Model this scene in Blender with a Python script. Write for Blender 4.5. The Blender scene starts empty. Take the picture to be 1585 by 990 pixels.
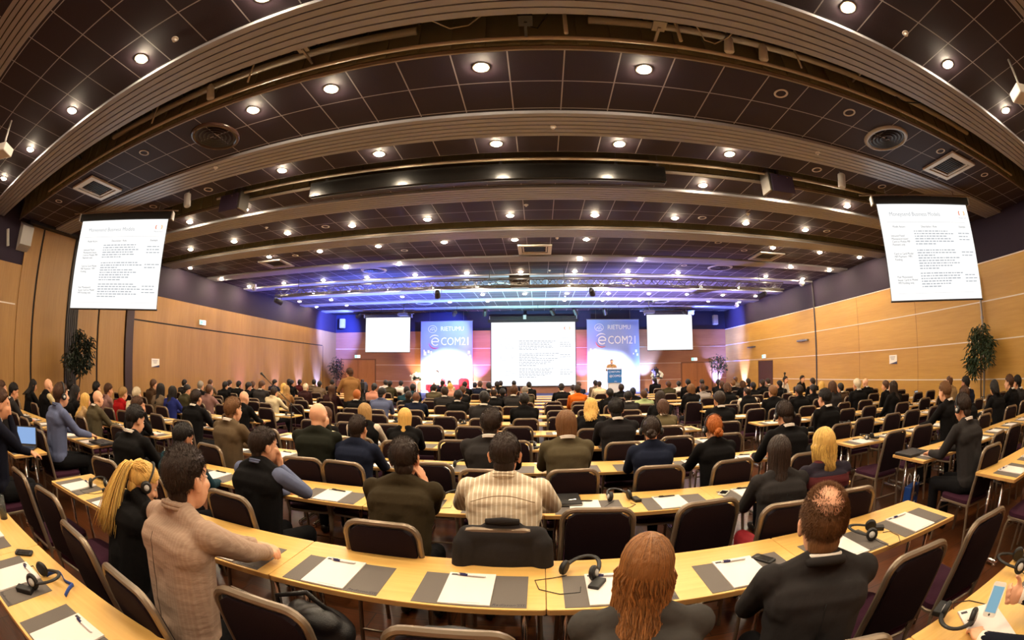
import bpy, bmesh, math, random
from math import sin, cos, pi, radians, sqrt
from mathutils import Vector, Matrix, Euler

S = bpy.context.scene
COL = S.collection
random.seed(7)

# ------------------------------------------------------------------ camera, world, exposure
CAM_Z = 1.695
cam = bpy.data.cameras.new('camera')
cam_ob = bpy.data.objects.new('camera', cam)
COL.objects.link(cam_ob)
cam.type = 'PANO'
cam.panorama_type = 'FISHEYE_EQUISOLID'          # the photograph is a 15 mm fisheye picture
cam.fisheye_lens = 688.8 / 1585 * 36
cam.fisheye_fov = radians(200)
cam.lens = 11
cam.sensor_width = 36
cam.sensor_height = 36 * 990 / 1585
cam.clip_start = 0.02
cam.clip_end = 200
cam.shift_x = -2.85 / 1585
cam.shift_y = 35.1 / 990
PITCH, YAW, ROLL = .0633, -.0551, -.0051
def _inv(v):
    x, y, z = v
    c, s = cos(PITCH), sin(PITCH); y, z = c*y - s*z, s*y + c*z
    c, s = cos(YAW), sin(YAW); x, y = c*x + s*y, -s*x + c*y
    return Vector((x, y, z))
_r, _f, _u = _inv((1, 0, 0)), _inv((0, 1, 0)), _inv((0, 0, 1))
_c, _s = cos(ROLL), sin(ROLL)
_right, _up = _r*_c + _u*_s, _u*_c - _r*_s
_m = Matrix((_right, _up, -_f)).transposed().to_4x4()
_m.translation = (0, 0, CAM_Z)
cam_ob.matrix_world = _m
S.camera = cam_ob

S.view_settings.view_transform = 'Standard'
S.view_settings.look = 'None'
S.view_settings.gamma = 1
S.view_settings.use_curve_mapping = False
S.view_settings.exposure = 0.0
try:
    S.cycles.use_denoising = True
    S.cycles.max_bounces = 6
    S.cycles.diffuse_bounces = 3
    S.cycles.glossy_bounces = 3
    S.cycles.transmission_bounces = 4
    S.cycles.sample_clamp_indirect = 4
    S.cycles.use_adaptive_sampling = True
except Exception:
    pass
W = bpy.data.worlds.new('world'); S.world = W
W.use_nodes = True
W.node_tree.nodes['Background'].inputs[0].default_value = (.02, .016, .014, 1)
W.node_tree.nodes['Background'].inputs[1].default_value = .25
LAMP = 810          # radiance of a ceiling downlight lens
WARM = (1.0, .81, .57)

# ------------------------------------------------------------------ materials
MATS = {}
def srgb(r, g, b):
    f = lambda c: (c/255/12.92) if c/255 <= .04045 else ((c/255+.055)/1.055)**2.4
    return (f(r), f(g), f(b), 1)
def nodes(name):
    m = bpy.data.materials.new(name); m.use_nodes = True
    nt = m.node_tree
    return m, nt, nt.nodes['Principled BSDF'], nt.nodes.new, nt.links.new
def mat(name, col, rough=.6, metal=0., bump=0., bscale=80., var=0., vscale=6., spec=.5, stretch=(1, 1, 1), coat=0., sheen=0.):
    if name in MATS: return MATS[name]
    m, nt, b, N, L = nodes(name)
    c = srgb(*col) if len(col) == 3 else col
    b.inputs['Base Color'].default_value = c
    b.inputs['Roughness'].default_value = rough
    b.inputs['Metallic'].default_value = metal
    b.inputs['Specular IOR Level'].default_value = spec
    if coat: b.inputs['Coat Weight'].default_value = coat
    if sheen: b.inputs['Sheen Weight'].default_value = sheen
    if bump or var:
        tc = N('ShaderNodeTexCoord'); mp = N('ShaderNodeMapping'); L(tc.outputs['Object'], mp.inputs[0])
        mp.inputs['Scale'].default_value = stretch
    if var:
        n = N('ShaderNodeTexNoise'); n.inputs['Scale'].default_value = vscale; n.inputs['Detail'].default_value = 4
        L(mp.outputs[0], n.inputs[0])
        r = N('ShaderNodeMix'); r.data_type = 'RGBA'
        r.inputs[6].default_value = tuple(x*(1-var) for x in c[:3]) + (1,)
        r.inputs[7].default_value = tuple(min(1, x*(1+var)) for x in c[:3]) + (1,)
        L(n.outputs[0], r.inputs[0]); L(r.outputs[2], b.inputs['Base Color'])
    if bump:
        n2 = N('ShaderNodeTexNoise'); n2.inputs['Scale'].default_value = bscale; n2.inputs['Detail'].default_value = 3
        L(mp.outputs[0], n2.inputs[0])
        bp = N('ShaderNodeBump'); bp.inputs['Strength'].default_value = bump; bp.inputs['Distance'].default_value = .02
        L(n2.outputs[0], bp.inputs['Height']); L(bp.outputs[0], b.inputs['Normal'])
    MATS[name] = m
    return m
def emit(name, col, strength):
    if name in MATS: return MATS[name]
    m, nt, b, N, L = nodes(name)
    nt.nodes.remove(b)
    e = N('ShaderNodeEmission'); e.inputs[0].default_value = tuple(col[:3]) + (1,); e.inputs[1].default_value = strength
    L(e.outputs[0], nt.nodes['Material Output'].inputs[0])
    MATS[name] = m
    return m
def wood(name, c1, c2, axis='z', rough=.4, plank=0., scale=3., contrast=1., seam=None):
    """veneer: fine grain along an axis; plank = board width for seams"""
    if name in MATS: return MATS[name]
    m, nt, b, N, L = nodes(name)
    tc = N('ShaderNodeTexCoord'); mp = N('ShaderNodeMapping'); L(tc.outputs['Object'], mp.inputs[0])
    st = {'x': (.06, 1, 1), 'y': (1, .06, 1), 'z': (1, 1, .06)}[axis]
    mp.inputs['Scale'].default_value = st
    n = N('ShaderNodeTexNoise'); n.inputs['Scale'].default_value = 14*scale; n.inputs['Detail'].default_value = 6; n.inputs['Roughness'].default_value = .65
    L(mp.outputs[0], n.inputs[0])
    n2 = N('ShaderNodeTexNoise'); n2.inputs['Scale'].default_value = 1.3*scale; n2.inputs['Detail'].default_value = 3
    L(mp.outputs[0], n2.inputs[0])
    mx = N('ShaderNodeMath'); mx.operation = 'MULTIPLY_ADD'; mx.inputs[1].default_value = .55*contrast; 
    L(n.outputs[0], mx.inputs[0]); 
    mm = N('ShaderNodeMath'); mm.operation = 'MULTIPLY'; mm.inputs[1].default_value = .45; L(n2.outputs[0], mm.inputs[0]); L(mm.outputs[0], mx.inputs[2])
    cr = N('ShaderNodeValToRGB'); L(mx.outputs[0], cr.inputs[0])
    cr.color_ramp.elements[0].position = .34; cr.color_ramp.elements[0].color = srgb(*c1)
    cr.color_ramp.elements[1].position = .66; cr.color_ramp.elements[1].color = srgb(*c2)
    L(cr.outputs[0], b.inputs['Base Color'])
    b.inputs['Roughness'].default_value = rough
    MATS[name] = m
    return m
def floor_mat():
    m, nt, b, N, L = nodes('parquet floor')
    tc = N('ShaderNodeTexCoord'); mp = N('ShaderNodeMapping'); L(tc.outputs['Object'], mp.inputs[0])
    br = N('ShaderNodeTexBrick'); L(mp.outputs[0], br.inputs[0])
    br.inputs['Scale'].default_value = 1; br.inputs['Brick Width'].default_value = 1.1; br.inputs['Row Height'].default_value = .32
    br.inputs['Mortar Size'].default_value = .004; br.inputs['Color1'].default_value = srgb(112, 62, 28); br.inputs['Color2'].default_value = srgb(84, 44, 20)
    br.inputs['Mortar'].default_value = srgb(30, 16, 8)
    mp2 = N('ShaderNodeMapping'); L(tc.outputs['Object'], mp2.inputs[0]); mp2.inputs['Scale'].default_value = (1, 14, 1)
    n = N('ShaderNodeTexNoise'); n.inputs['Scale'].default_value = 5; n.inputs['Detail'].default_value = 6; L(mp2.outputs[0], n.inputs[0])
    mx = N('ShaderNodeMix'); mx.data_type = 'RGBA'; mx.blend_type = 'MULTIPLY'; mx.inputs[0].default_value = .75
    L(br.outputs[0], mx.inputs[6])
    cr = N('ShaderNodeValToRGB'); L(n.outputs[0], cr.inputs[0]); cr.color_ramp.elements[0].position = .35; cr.color_ramp.elements[0].color = (.35, .33, .3, 1); cr.color_ramp.elements[1].position = .7
    L(cr.outputs[0], mx.inputs[7]); L(mx.outputs[2], b.inputs['Base Color'])
    b.inputs['Roughness'].default_value = .32
    return m
def tile_mat():
    m, nt, b, N, L = nodes('ceiling tiles with light grid')
    tc = N('ShaderNodeTexCoord'); sp = N('ShaderNodeSeparateXYZ'); L(tc.outputs['Object'], sp.inputs[0])
    outs = []
    for i in (0, 1):
        d = N('ShaderNodeMath'); d.operation = 'DIVIDE'; d.inputs[1].default_value = .6; L(sp.outputs[i], d.inputs[0])
        a = N('ShaderNodeMath'); a.operation = 'ADD'; a.inputs[1].default_value = .5; L(d.outputs[0], a.inputs[0])
        f = N('ShaderNodeMath'); f.operation = 'FRACT'; L(a.outputs[0], f.inputs[0])
        s = N('ShaderNodeMath'); s.operation = 'SUBTRACT'; s.inputs[1].default_value = .5; L(f.outputs[0], s.inputs[0])
        ab = N('ShaderNodeMath'); ab.operation = 'ABSOLUTE'; L(s.outputs[0], ab.inputs[0])
        lt = N('ShaderNodeMath'); lt.operation = 'LESS_THAN'; lt.inputs[1].default_value = .013; L(ab.outputs[0], lt.inputs[0])
        outs.append(lt)
    mxm = N('ShaderNodeMath'); mxm.operation = 'MAXIMUM'; L(outs[0].outputs[0], mxm.inputs[0]); L(outs[1].outputs[0], mxm.inputs[1])
    n = N('ShaderNodeTexNoise'); n.inputs['Scale'].default_value = 90; n.inputs['Detail'].default_value = 4; L(tc.outputs['Object'], n.inputs[0])
    cr = N('ShaderNodeValToRGB'); L(n.outputs[0], cr.inputs[0])
    cr.color_ramp.elements[0].position = .35; cr.color_ramp.elements[0].color = srgb(28, 13, 23)
    cr.color_ramp.elements[1].position = .7; cr.color_ramp.elements[1].color = srgb(45, 23, 37)
    mx = N('ShaderNodeMix'); mx.data_type = 'RGBA'; L(mxm.outputs[0], mx.inputs[0]); L(cr.outputs[0], mx.inputs[6]); mx.inputs[7].default_value = srgb(166, 160, 160)
    L(mx.outputs[2], b.inputs['Base Color'])
    b.inputs['Roughness'].default_value = .75
    return m
def stripe_mat(name, ca, cb, period, width, axis=0, rough=.85, bump=.14):
    m, nt, b, N, L = nodes(name); b.inputs['Specular IOR Level'].default_value = .2
    tc = N('ShaderNodeTexCoord'); nz = N('ShaderNodeTexNoise'); nz.inputs['Scale'].default_value = 5; L(tc.outputs['Object'], nz.inputs[0])
    va = N('ShaderNodeVectorMath'); va.operation = 'MULTIPLY_ADD'; va.inputs[1].default_value = (.012, .012, .012)
    L(nz.outputs['Color'], va.inputs[0]); L(tc.outputs['Object'], va.inputs[2])
    sp = N('ShaderNodeSeparateXYZ'); L(va.outputs[0], sp.inputs[0])
    d = N('ShaderNodeMath'); d.operation = 'DIVIDE'; d.inputs[1].default_value = period; L(sp.outputs[axis], d.inputs[0])
    f = N('ShaderNodeMath'); f.operation = 'FRACT'; L(d.outputs[0], f.inputs[0])
    lt = N('ShaderNodeMath'); lt.operation = 'LESS_THAN'; lt.inputs[1].default_value = width; L(f.outputs[0], lt.inputs[0])
    mx = N('ShaderNodeMix'); mx.data_type = 'RGBA'; L(lt.outputs[0], mx.inputs[0]); mx.inputs[6].default_value = srgb(*ca); mx.inputs[7].default_value = srgb(*cb)
    L(mx.outputs[2], b.inputs['Base Color']); b.inputs['Roughness'].default_value = rough
    mp = N('ShaderNodeMapping'); L(tc.outputs['Object'], mp.inputs[0]); mp.inputs['Scale'].default_value = (1, 1, 3)
    n2 = N('ShaderNodeTexNoise'); n2.inputs['Scale'].default_value = 9; n2.inputs['Detail'].default_value = 3; L(mp.outputs[0], n2.inputs[0])
    bp = N('ShaderNodeBump'); bp.inputs['Strength'].default_value = bump; bp.inputs['Distance'].default_value = .05
    L(n2.outputs[0], bp.inputs['Height']); L(bp.outputs[0], b.inputs['Normal'])
    MATS[name] = m
    return m

# ------------------------------------------------------------------ mesh helpers
def rot_to(d):
    return Vector((0, 0, 1)).rotation_difference(Vector(d).normalized()).to_matrix()
class MB:
    """collects simple shapes into one mesh"""
    def __init__(s): s.v, s.f, s.mi, s.cur = [], [], [], 0
    def add(s, vs, fs):
        o = len(s.v); s.v += [tuple(p) for p in vs]
        for f in fs: s.f.append(tuple(o+i for i in f)); s.mi.append(s.cur)
        return s
    def box(s, c, size, R=None):
        x, y, z = (k/2 for k in size); c = Vector(c)
        P = [Vector((a*x, b*y, d*z)) for d in (-1, 1) for b in (-1, 1) for a in (-1, 1)]
        if R: P = [R @ p for p in P]
        return s.add([c+p for p in P], [(0, 2, 3, 1), (4, 5, 7, 6), (0, 1, 5, 4), (2, 6, 7, 3), (0, 4, 6, 2), (1, 3, 7, 5)])
    def tube(s, pts, r, n=8, closed=False, flat=1.0):
        pts = [Vector(p) for p in pts]; k = len(pts)
        rs = r if isinstance(r, (list, tuple)) else [r]*k
        vs, fs = [], []; ref = None
        for i, p in enumerate(pts):
            a = pts[i-1] if (i > 0 or closed) else p
            b = pts[(i+1) % k] if (i < k-1 or closed) else p
            t = (b-a).normalized()
            if ref is None:
                ref = Vector((0, 0, 1)) if abs(t.z) < .9 else Vector((1, 0, 0))
            u = (ref - t*ref.dot(t))
            if u.length < 1e-5: u = t.orthogonal()
            u.normalize(); w = t.cross(u); ref = u
            vs += [p + (u*cos(2*pi*j/n) + w*sin(2*pi*j/n)*flat)*rs[i] for j in range(n)]
        m = k if closed else k-1
        for i in range(m):
            for j in range(n):
                a, b = i*n+j, i*n+(j+1) % n; c, d = ((i+1) % k)*n+(j+1) % n, ((i+1) % k)*n+j
                fs.append((a, b, c, d))
        if not closed:
            fs.append(tuple(range(n-1, -1, -1))); fs.append(tuple((k-1)*n+j for j in range(n)))
        return s.add(vs, fs)
    def lathe(s, prof, n=16, c=(0, 0, 0), R=None):
        """prof: list of (r, z); closed by caps when r is 0"""
        c = Vector(c); vs, fs = [], []
        for r, z in prof:
            for j in range(n):
                p = Vector((r*cos(2*pi*j/n), r*sin(2*pi*j/n), z))
                vs.append(c + (R @ p if R else p))
        for i in range(len(prof)-1):
            for j in range(n):
                fs.append((i*n+j, i*n+(j+1) % n, (i+1)*n+(j+1) % n, (i+1)*n+j))
        fs.append(tuple(range(n-1, -1, -1))); fs.append(tuple((len(prof)-1)*n+j for j in range(n)))
        return s.add(vs, fs)
    def ell(s, c, r, R=None, nu=14, nv=9):
        c = Vector(c); vs, fs = [], []
        for i in range(1, nv):
            a = pi*i/nv
            for j in range(nu):
                b = 2*pi*j/nu
                p = Vector((r[0]*sin(a)*cos(b), r[1]*sin(a)*sin(b), r[2]*cos(a)))
                vs.append(c + (R @ p if R else p))
        t = Vector((0, 0, r[2])); 
        vs.append(c + (R @ t if R else t)); vs.append(c - (R @ t if R else t))
        T, B = len(vs)-2, len(vs)-1
        for i in range(nv-2):
            for j in range(nu):
                fs.append((i*nu+j, (i+1)*nu+j, (i+1)*nu+(j+1) % nu, i*nu+(j+1) % nu))
        for j in range(nu):
            fs.append((T, j, (j+1) % nu)); fs.append((B, (nv-2)*nu+(j+1) % nu, (nv-2)*nu+j))
        return s.add(vs, fs)
    def cap(s, p0, r0, p1, r1, n=10):
        """tapered capsule"""
        p0, p1 = Vector(p0), Vector(p1); d = p1-p0; l = d.length
        if l < 1e-5: return s.ell(p0, (r0,)*3, nu=n, nv=6)
        R = rot_to(d); prof = []
        for a in (-80, -50, -22): prof.append((r0*cos(radians(a)), r0*sin(radians(a))))
        prof += [(r0, 0), (r1, l)]
        for a in (22, 50, 80): prof.append((r1*cos(radians(a)), l + r1*sin(radians(a))))
        return s.lathe(prof, n, p0, R)
    def prism(s, poly, y0, y1, plane='xy', off=(0, 0, 0)):
        """poly extruded: 'xy' along z, 'xz' along y, 'yz' along x"""
        def P(a, b, h): return {'xy': (a, b, h), 'xz': (a, h, b), 'yz': (h, a, b)}[plane]
        n = len(poly); o = Vector(off)
        vs = [o+Vector(P(a, b, y0)) for a, b in poly] + [o+Vector(P(a, b, y1)) for a, b in poly]
        fs = [tuple(range(n-1, -1, -1)), tuple(range(n, 2*n))] + [(i, (i+1) % n, n+(i+1) % n, n+i) for i in range(n)]
        return s.add(vs, fs)
    def xf(s, M, start=0):
        for i in range(start, len(s.v)): s.v[i] = tuple(M @ Vector(s.v[i]))
        return s
    def mesh(s, name, smooth=False, fix=True):
        me = bpy.data.meshes.new(name); me.from_pydata(s.v, [], s.f)
        if any(s.mi): me.polygons.foreach_set('material_index', s.mi)
        if fix:
            b = bmesh.new(); b.from_mesh(me); bmesh.ops.recalc_face_normals(b, faces=b.faces); b.to_mesh(me); b.free()
        if smooth: me.polygons.foreach_set('use_smooth', [True]*len(me.polygons))
        me.update()
        return me
    def build(s, name, m, parent=None, smooth=False, loc=None, auto=False, bevel=0):
        me = s.mesh(name, smooth or auto)
        for k in (m if isinstance(m, (list, tuple)) else [m]): me.materials.append(k)
        if auto: me.set_sharp_from_angle(angle=radians(38))
        o = bpy.data.objects.new(name, me); COL.objects.link(o)
        if parent: o.parent = parent
        if loc is not None: o.location = loc
        if bevel:
            md = o.modifiers.new('edge', 'BEVEL'); md.width = bevel; md.segments = 2; md.limit_method = 'ANGLE'
        return o
def obj(name, me, m, parent=None, loc=None):
    o = bpy.data.objects.new(name, me); COL.objects.link(o)
    if m is not None:
        if not me.materials: me.materials.append(m)
        elif me.materials[0] != m:
            o.material_slots[0].link = 'OBJECT'; o.material_slots[0].material = m
    if parent: o.parent = parent
    if loc is not None: o.location = loc
    return o
def rrect(w, d, r, n=4, cx=0, cy=0):
    out = []
    for qx, qy, a0 in ((1, 1, 0), (-1, 1, 90), (-1, -1, 180), (1, -1, 270)):
        for i in range(n+1):
            a = radians(a0 + 90*i/n)
            out.append((cx+qx*(w/2-r)+r*cos(a), cy+qy*(d/2-r)+r*sin(a)))
    return out
def tag(o, label, cat, group=None):
    o['label'] = label; o['category'] = cat
    if group: o['group'] = group
    return o
def empty(name, loc=(0, 0, 0), rz=0., label=None, cat=None, group=None):
    o = bpy.data.objects.new(name, None); COL.objects.link(o); o.empty_display_size = .1
    o.location = loc; o.rotation_euler = (0, 0, rz)
    if label: tag(o, label, cat, group)
    return o
def struct(o): o['kind'] = 'structure'; return o
def dup(root, loc=None, rz=None, label=None, group=None):
    r = root.copy(); COL.objects.link(r)
    if loc is not None: r.location = loc
    if rz is not None: r.rotation_euler = (0, 0, rz)
    if label: r['label'] = label
    if group: r['group'] = group
    for ch in KIDS.get(root.name, None) or list(root.children):
        c = ch.copy(); COL.objects.link(c); c.parent = r
        for g in list(ch.children):
            d = g.copy(); COL.objects.link(d); d.parent = c
    return r
KIDS = {}
def text(name, s, size, m, parent=None, loc=(0, 0, 0), rot=(pi/2, 0, 0), align='CENTER', shear=0., ext=.0015, sx=1., res=2):
    cu = bpy.data.curves.new(name, 'FONT'); cu.body = s; cu.size = size; cu.align_x = align; cu.align_y = 'CENTER'
    cu.shear = shear; cu.extrude = ext; cu.resolution_u = res
    t = bpy.data.objects.new(name+'_tmp', cu); COL.objects.link(t)
    dg = bpy.context.evaluated_depsgraph_get(); dg.update()
    me = bpy.data.meshes.new_from_object(t.evaluated_get(dg), depsgraph=dg)
    bpy.data.objects.remove(t); bpy.data.curves.remove(cu)
    me.materials.clear(); me.materials.append(m)
    o = bpy.data.objects.new(name, me); COL.objects.link(o)
    if parent: o.parent = parent
    o.location = loc; o.rotation_euler = rot; o.scale = (sx, 1, 1)
    return o
ORD = ['first', 'second', 'third', 'fourth', 'fifth', 'sixth', 'seventh', 'eighth', 'ninth', 'tenth', 'eleventh', 'twelfth', 'thirteenth', 'fourteenth', 'fifteenth', 'sixteenth', 'seventeenth', 'eighteenth', 'nineteenth', 'twentieth']
def ordn(i): return ORD[i] if i < len(ORD) else f'{i+1}th'

# ------------------------------------------------------------------ the room
XL, XR, YB, YF, ZC = -11.9, 10.95, 24.1, -3.2, 4.958
GX = -.257                                   # a lengthways grid line of the ceiling
birch = wood('birch laminate', (214, 166, 88), (236, 195, 116), 'x', .38, scale=2.2, contrast=.9)
birch_edge = wood('birch edge band', (176, 130, 76), (198, 152, 94), 'x', .45)
wall_l = wood('maple veneer upright grain', (150, 108, 52), (174, 130, 68), 'z', .42, scale=1.6, contrast=.8)
wall_r = wood('maple veneer level grain', (180, 132, 54), (204, 156, 72), 'y', .42, scale=1.6, contrast=.8)
wall_bk = wood('maple veneer stage wall', (152, 98, 68), (178, 122, 86), 'x', .45, scale=1.6, contrast=.8)
door_w = wood('door veneer', (160, 98, 54), (182, 118, 68), 'z', .4)
rail_m = mat('pale wall rail', (226, 212, 196), .4)
purple = mat('aubergine wall paint', (36, 21, 40), .8, var=.1, vscale=2)
navy_w = mat('dark blue wall paint', (34, 32, 66), .85)
slot_m = mat('dark wall slot', (22, 16, 14), .7)
ribbed = mat('dark bronze post', (46, 36, 32), .5)
slat_m = mat('satin aluminium slat', (156, 156, 162), .45, .1)
black = mat('black paint', (14, 13, 13), .55)
blackgl = mat('black gloss sheet', (18, 16, 14), .22)
void_m = mat('plenum dark', (50, 46, 40), .9)
galv = mat('galvanised duct', (168, 160, 146), .5, .2)
pipe_m = mat('cream pipe', (196, 182, 160), .5)
white_p = mat('white plastic', (226, 222, 214), .45)
grey_p = mat('light grey plastic', (176, 174, 170), .5)
chrome = mat('chrome', (215, 210, 205), .16, 1.)
steel = mat('brushed steel', (150, 146, 140), .35, .9)
dgrey = mat('dark grey metal', (56, 54, 54), .45, .4)

struct(MB().box(((XL+XR)/2, (YB+YF)/2, -.05), (XR-XL+.4, YB-YF+.4, .1)).build('floor', floor_mat()))
struct(MB().box(((XL+XR)/2, (YB+YF)/2, 5.95), (XR-XL+.4, YB-YF+.4, .1)).build('ceiling', void_m))
# left wall: maple panels, dark joints, purple band above
struct(MB().box((XL-.1, (YB+YF)/2, 2.95), (.2, YB-YF, 5.9)).build('wall_left', purple))
def slab(name, m, x0, x1, y0, y1, z0, z1, bevel=0): return struct(MB().box(((x0+x1)/2, (y0+y1)/2, (z0+z1)/2), (x1-x0, y1-y0, z1-z0)).build(name, m, bevel=bevel))
TR = [0]
def trim(m, *a, **k): TR[0] += 1; return slab(f'trim_{TR[0]}', m, *a, **k)
trim(wall_l, XL, XL+.03, YF, 4.50, 0, 3.885)
trim(rail_m, XL+.03, XL+.04, YF, 3.9, 2.93, 2.96)
for a, b in ((3.98, 4.53), (4.60, 5.80)): trim(wall_l, XL+.02, XL+.07, a, b, .02, 4.88, bevel=.004)
trim(slot_m, XL, XL+.035, 4.53, 4.60, 0, 4.9)
t = MB().box((XL+.05, 6.03, 2.47), (.1, .45, 4.94))
for i in range(6): t.box((XL+.11, 5.845+.075*i, 2.45), (.03, .035, 4.9))
TR[0] += 1; struct(t.build(f'trim_{TR[0]}', ribbed))
for a, b in ((6.26, 7.06), (7.13, 8.23)): trim(wall_l, XL+.02, XL+.07, a, b, .02, 4.88, bevel=.004)
trim(slot_m, XL, XL+.035, 7.06, 7.13, 0, 4.9)
trim(mat('dark red brown post', (48, 22, 16), .5), XL, XL+.14, 8.25, 8.58, 0, 4.94)
trim(wall_l, XL, XL+.05, 8.6, 22.3, 0, 3.02)
trim(slot_m, XL, XL+.035, 8.6, 22.3, 3.02, 3.07)
trim(wall_l, XL, XL+.05, 8.6, 22.3, 3.07, 3.885)
trim(wall_l, XL, XL+.03, 22.3, YB, 0, 3.885)
trim(slot_m, XL, XL+.045, 22.3, 22.36, 0, 3.02)
trim(black, XL, XL+.3, 3.9, 8.6, 4.88, 4.958)
# right wall
struct(MB().box((XR+.1, (YB+YF)/2, 2.95), (.2, YB-YF, 5.9)).build('wall_right', purple))
for a, b, c, d in ((YF, 18.42, 0, 3.889), (18.42, 19.98, 1.96, 3.889), (19.98, YB, 0, 3.889)):
    trim(wall_r, XR-.03, XR, a, b, c, d)
for z in (2.966, 2.036):
    trim(rail_m, XR-.042, XR-.03, YF, YB, z-.014, z+.014)
trim(rail_m, XR-.042, XR-.03, YF, 18.42, 1.098, 1.126)
trim(mat('wood seam', (150, 104, 52), .5), XR-.034, XR-.03, 8.9, 8.915, 0, 3.88)
trim(mat('wood seam', (150, 104, 52), .5), XR-.034, XR-.03, 11.9, 11.915, 0, 3.88)
trim(rail_m, XR-.045, XR-.03, YF, YB, 3.875, 3.9)
d = struct(MB().box((XR-.01, 19.2, .98), (.02, 1.5, 1.96)).build('door_1', mat('recessed door', (74, 42, 24), .5)))
MB().tube([(XR-.06, 18.65, .95), (XR-.06, 18.65, 1.1)], .012).tube([(XR-.06, 18.65, 1.02), (XR-.02, 18.65, 1.02)], .012).build('door_handle', chrome, d)
trim(ribbed, XR-.05, XR-.028, 14.66, 14.74, 0, 4.9)
t = MB().tube([(XR-.16, 6.08, 0), (XR-.16, 6.08, 3.6)], .035, 10).tube([(XR-.16, 6.08, 1.9), (XR-.16, 6.08, 1.98)], .05, 10).tube([(XR-.16, 6.08, 2.55), (XR-.16, 6.08, 2.62)], .05, 10)
o = t.build('support_pole', steel, auto=True); tag(o, 'pale metal pole standing against the right wall behind the potted tree', 'pole')
MB().lathe([(0, 0), (.22, 0), (.22, .012), (0, .016)], 20, (XR-.26, 6.08, 0)).build('base_plate', steel, o)
# stage wall
struct(MB().box(((XL+XR)/2, YB+.1, 2.95), (XR-XL+.4, .2, 5.9)).build('wall_back', navy_w))
trim(wall_bk, XL, XR, YB-.03, YB, 0, 3.9)
for z in (2.93, 2.02, 1.11): trim(rail_m, XL, XR, YB-.04, YB-.03, z-.01, z+.01)
for n, (a, b, h) in (('door_2', (-11.45, -9.3, 2.3)), ('door_3', (8.1, 9.95, 1.99))):
    d = struct(MB().box(((a+b)/2, YB-.045, h/2), (b-a, .03, h)).build(n, door_w))
    MB().box((a-.03, YB-.05, h/2), (.06, .05, h+.06)).box((b+.03, YB-.05, h/2), (.06, .05, h+.06)).box(((a+b)/2, YB-.05, h+.03), (b-a+.12, .05, .06)).build('door_frame', mat('door frame', (120, 74, 44), .5), d)
    MB().box(((a+b)/2, YB-.062, h/2), (.012, .005, h)).build('door_gap', slot_m, d)
    MB().tube([((a+b)/2-.08, YB-.11, 1.0), ((a+b)/2-.2, YB-.11, 1.0)], .012).tube([((a+b)/2-.08, YB-.11, 1.0), ((a+b)/2-.08, YB-.06, 1.0)], .012).build('door_handle', chrome, d)
struct(MB().box(((XL+XR)/2, YF-.1, 2.95), (XR-XL+.4, .2, 5.9)).build('wall_front', wall_bk))
for i, (a, b, c, d_) in enumerate(((XL+.02, XL+.09, YF, YB), (XR-.055, XR-.03, YF, 18.4))):
    struct(MB().box(((a+b)/2, (c+d_)/2, .05), (b-a, d_-c, .1)).build(('baseboard_left', 'baseboard_right')[i], slot_m))
# ceiling: tile strips, slatted beams, open service troughs
tiles = tile_mat()
BY = [2.39+2.46*k for k in range(-2, 9)]
for y0, y1, gy in ((YF, -2.5, -2.9), (-1.87, -.07, -1.2), (.55, 2.39, .6), (3.6, 4.85, 3.61), (5.47, 6.04, 6.04), (6.65, 7.31, 6.69), (7.93, 9.24, 8.02), (10.39, 12.23, 10.43), (12.85, 14.69, 12.87), (15.31, 17.15, 15.31), (17.77, 19.61, 17.77), (20.23, 22.07, 20.23), (22.69, YB, 22.69)):
    TR[0] += 1
    struct(MB().box(((XL+XR)/2-GX, (y0+y1)/2-gy, .02), (XR-XL, y1-y0, .04)).build(f'trim_{TR[0]}', tiles, loc=(GX, gy, ZC)))
for y in BY:
    TR[0] += 1
    b = MB().box(((XL+XR)/2, y+.31, ZC+.005), (XR-XL, .62, .02)); b.cur = 0
    n = 6; w = .62/n
    for i in range(n): b.cur = 1; b.box(((XL+XR)/2, y+w*(i+.5), ZC-.028), (XR-XL, w-.02, .05))
    o = struct(b.build(f'trim_{TR[0]}', [slot_m, slat_m]))
deck_m = mat('olive steel decking', (126, 122, 94), .6, var=.3, vscale=2)
TROUGH = ((3.01, 3.6), (6.04, 6.65), (9.24, 9.77))
for y0, y1 in TROUGH:
    TR[0] += 1
    struct(MB().box(((XL+XR)/2, y0+.01, 5.35), (XR-XL, .02, .7)).box(((XL+XR)/2, (y0+y1)/2, 5.7), (XR-XL, y1-y0, .02)).build(f'trim_{TR[0]}', void_m))
    TR[0] += 1
    b = MB().box(((XL+XR)/2, y1-.01, 5.35), (XR-XL, .02, .7))
    for q in range(64): b.box((XL+.2+.36*q, y1-.03, 5.35), (.12, .03, .7))
    struct(b.build(f'trim_{TR[0]}', deck_m))
    TR[0] += 1
    struct(MB().box(((XL+XR)/2, y1-.012, ZC-.005), (XR-XL, .024, .05)).build(f'trim_{TR[0]}', mat('trough edge rail', (150, 138, 124), .5, .3)))
# what runs in the troughs

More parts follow.
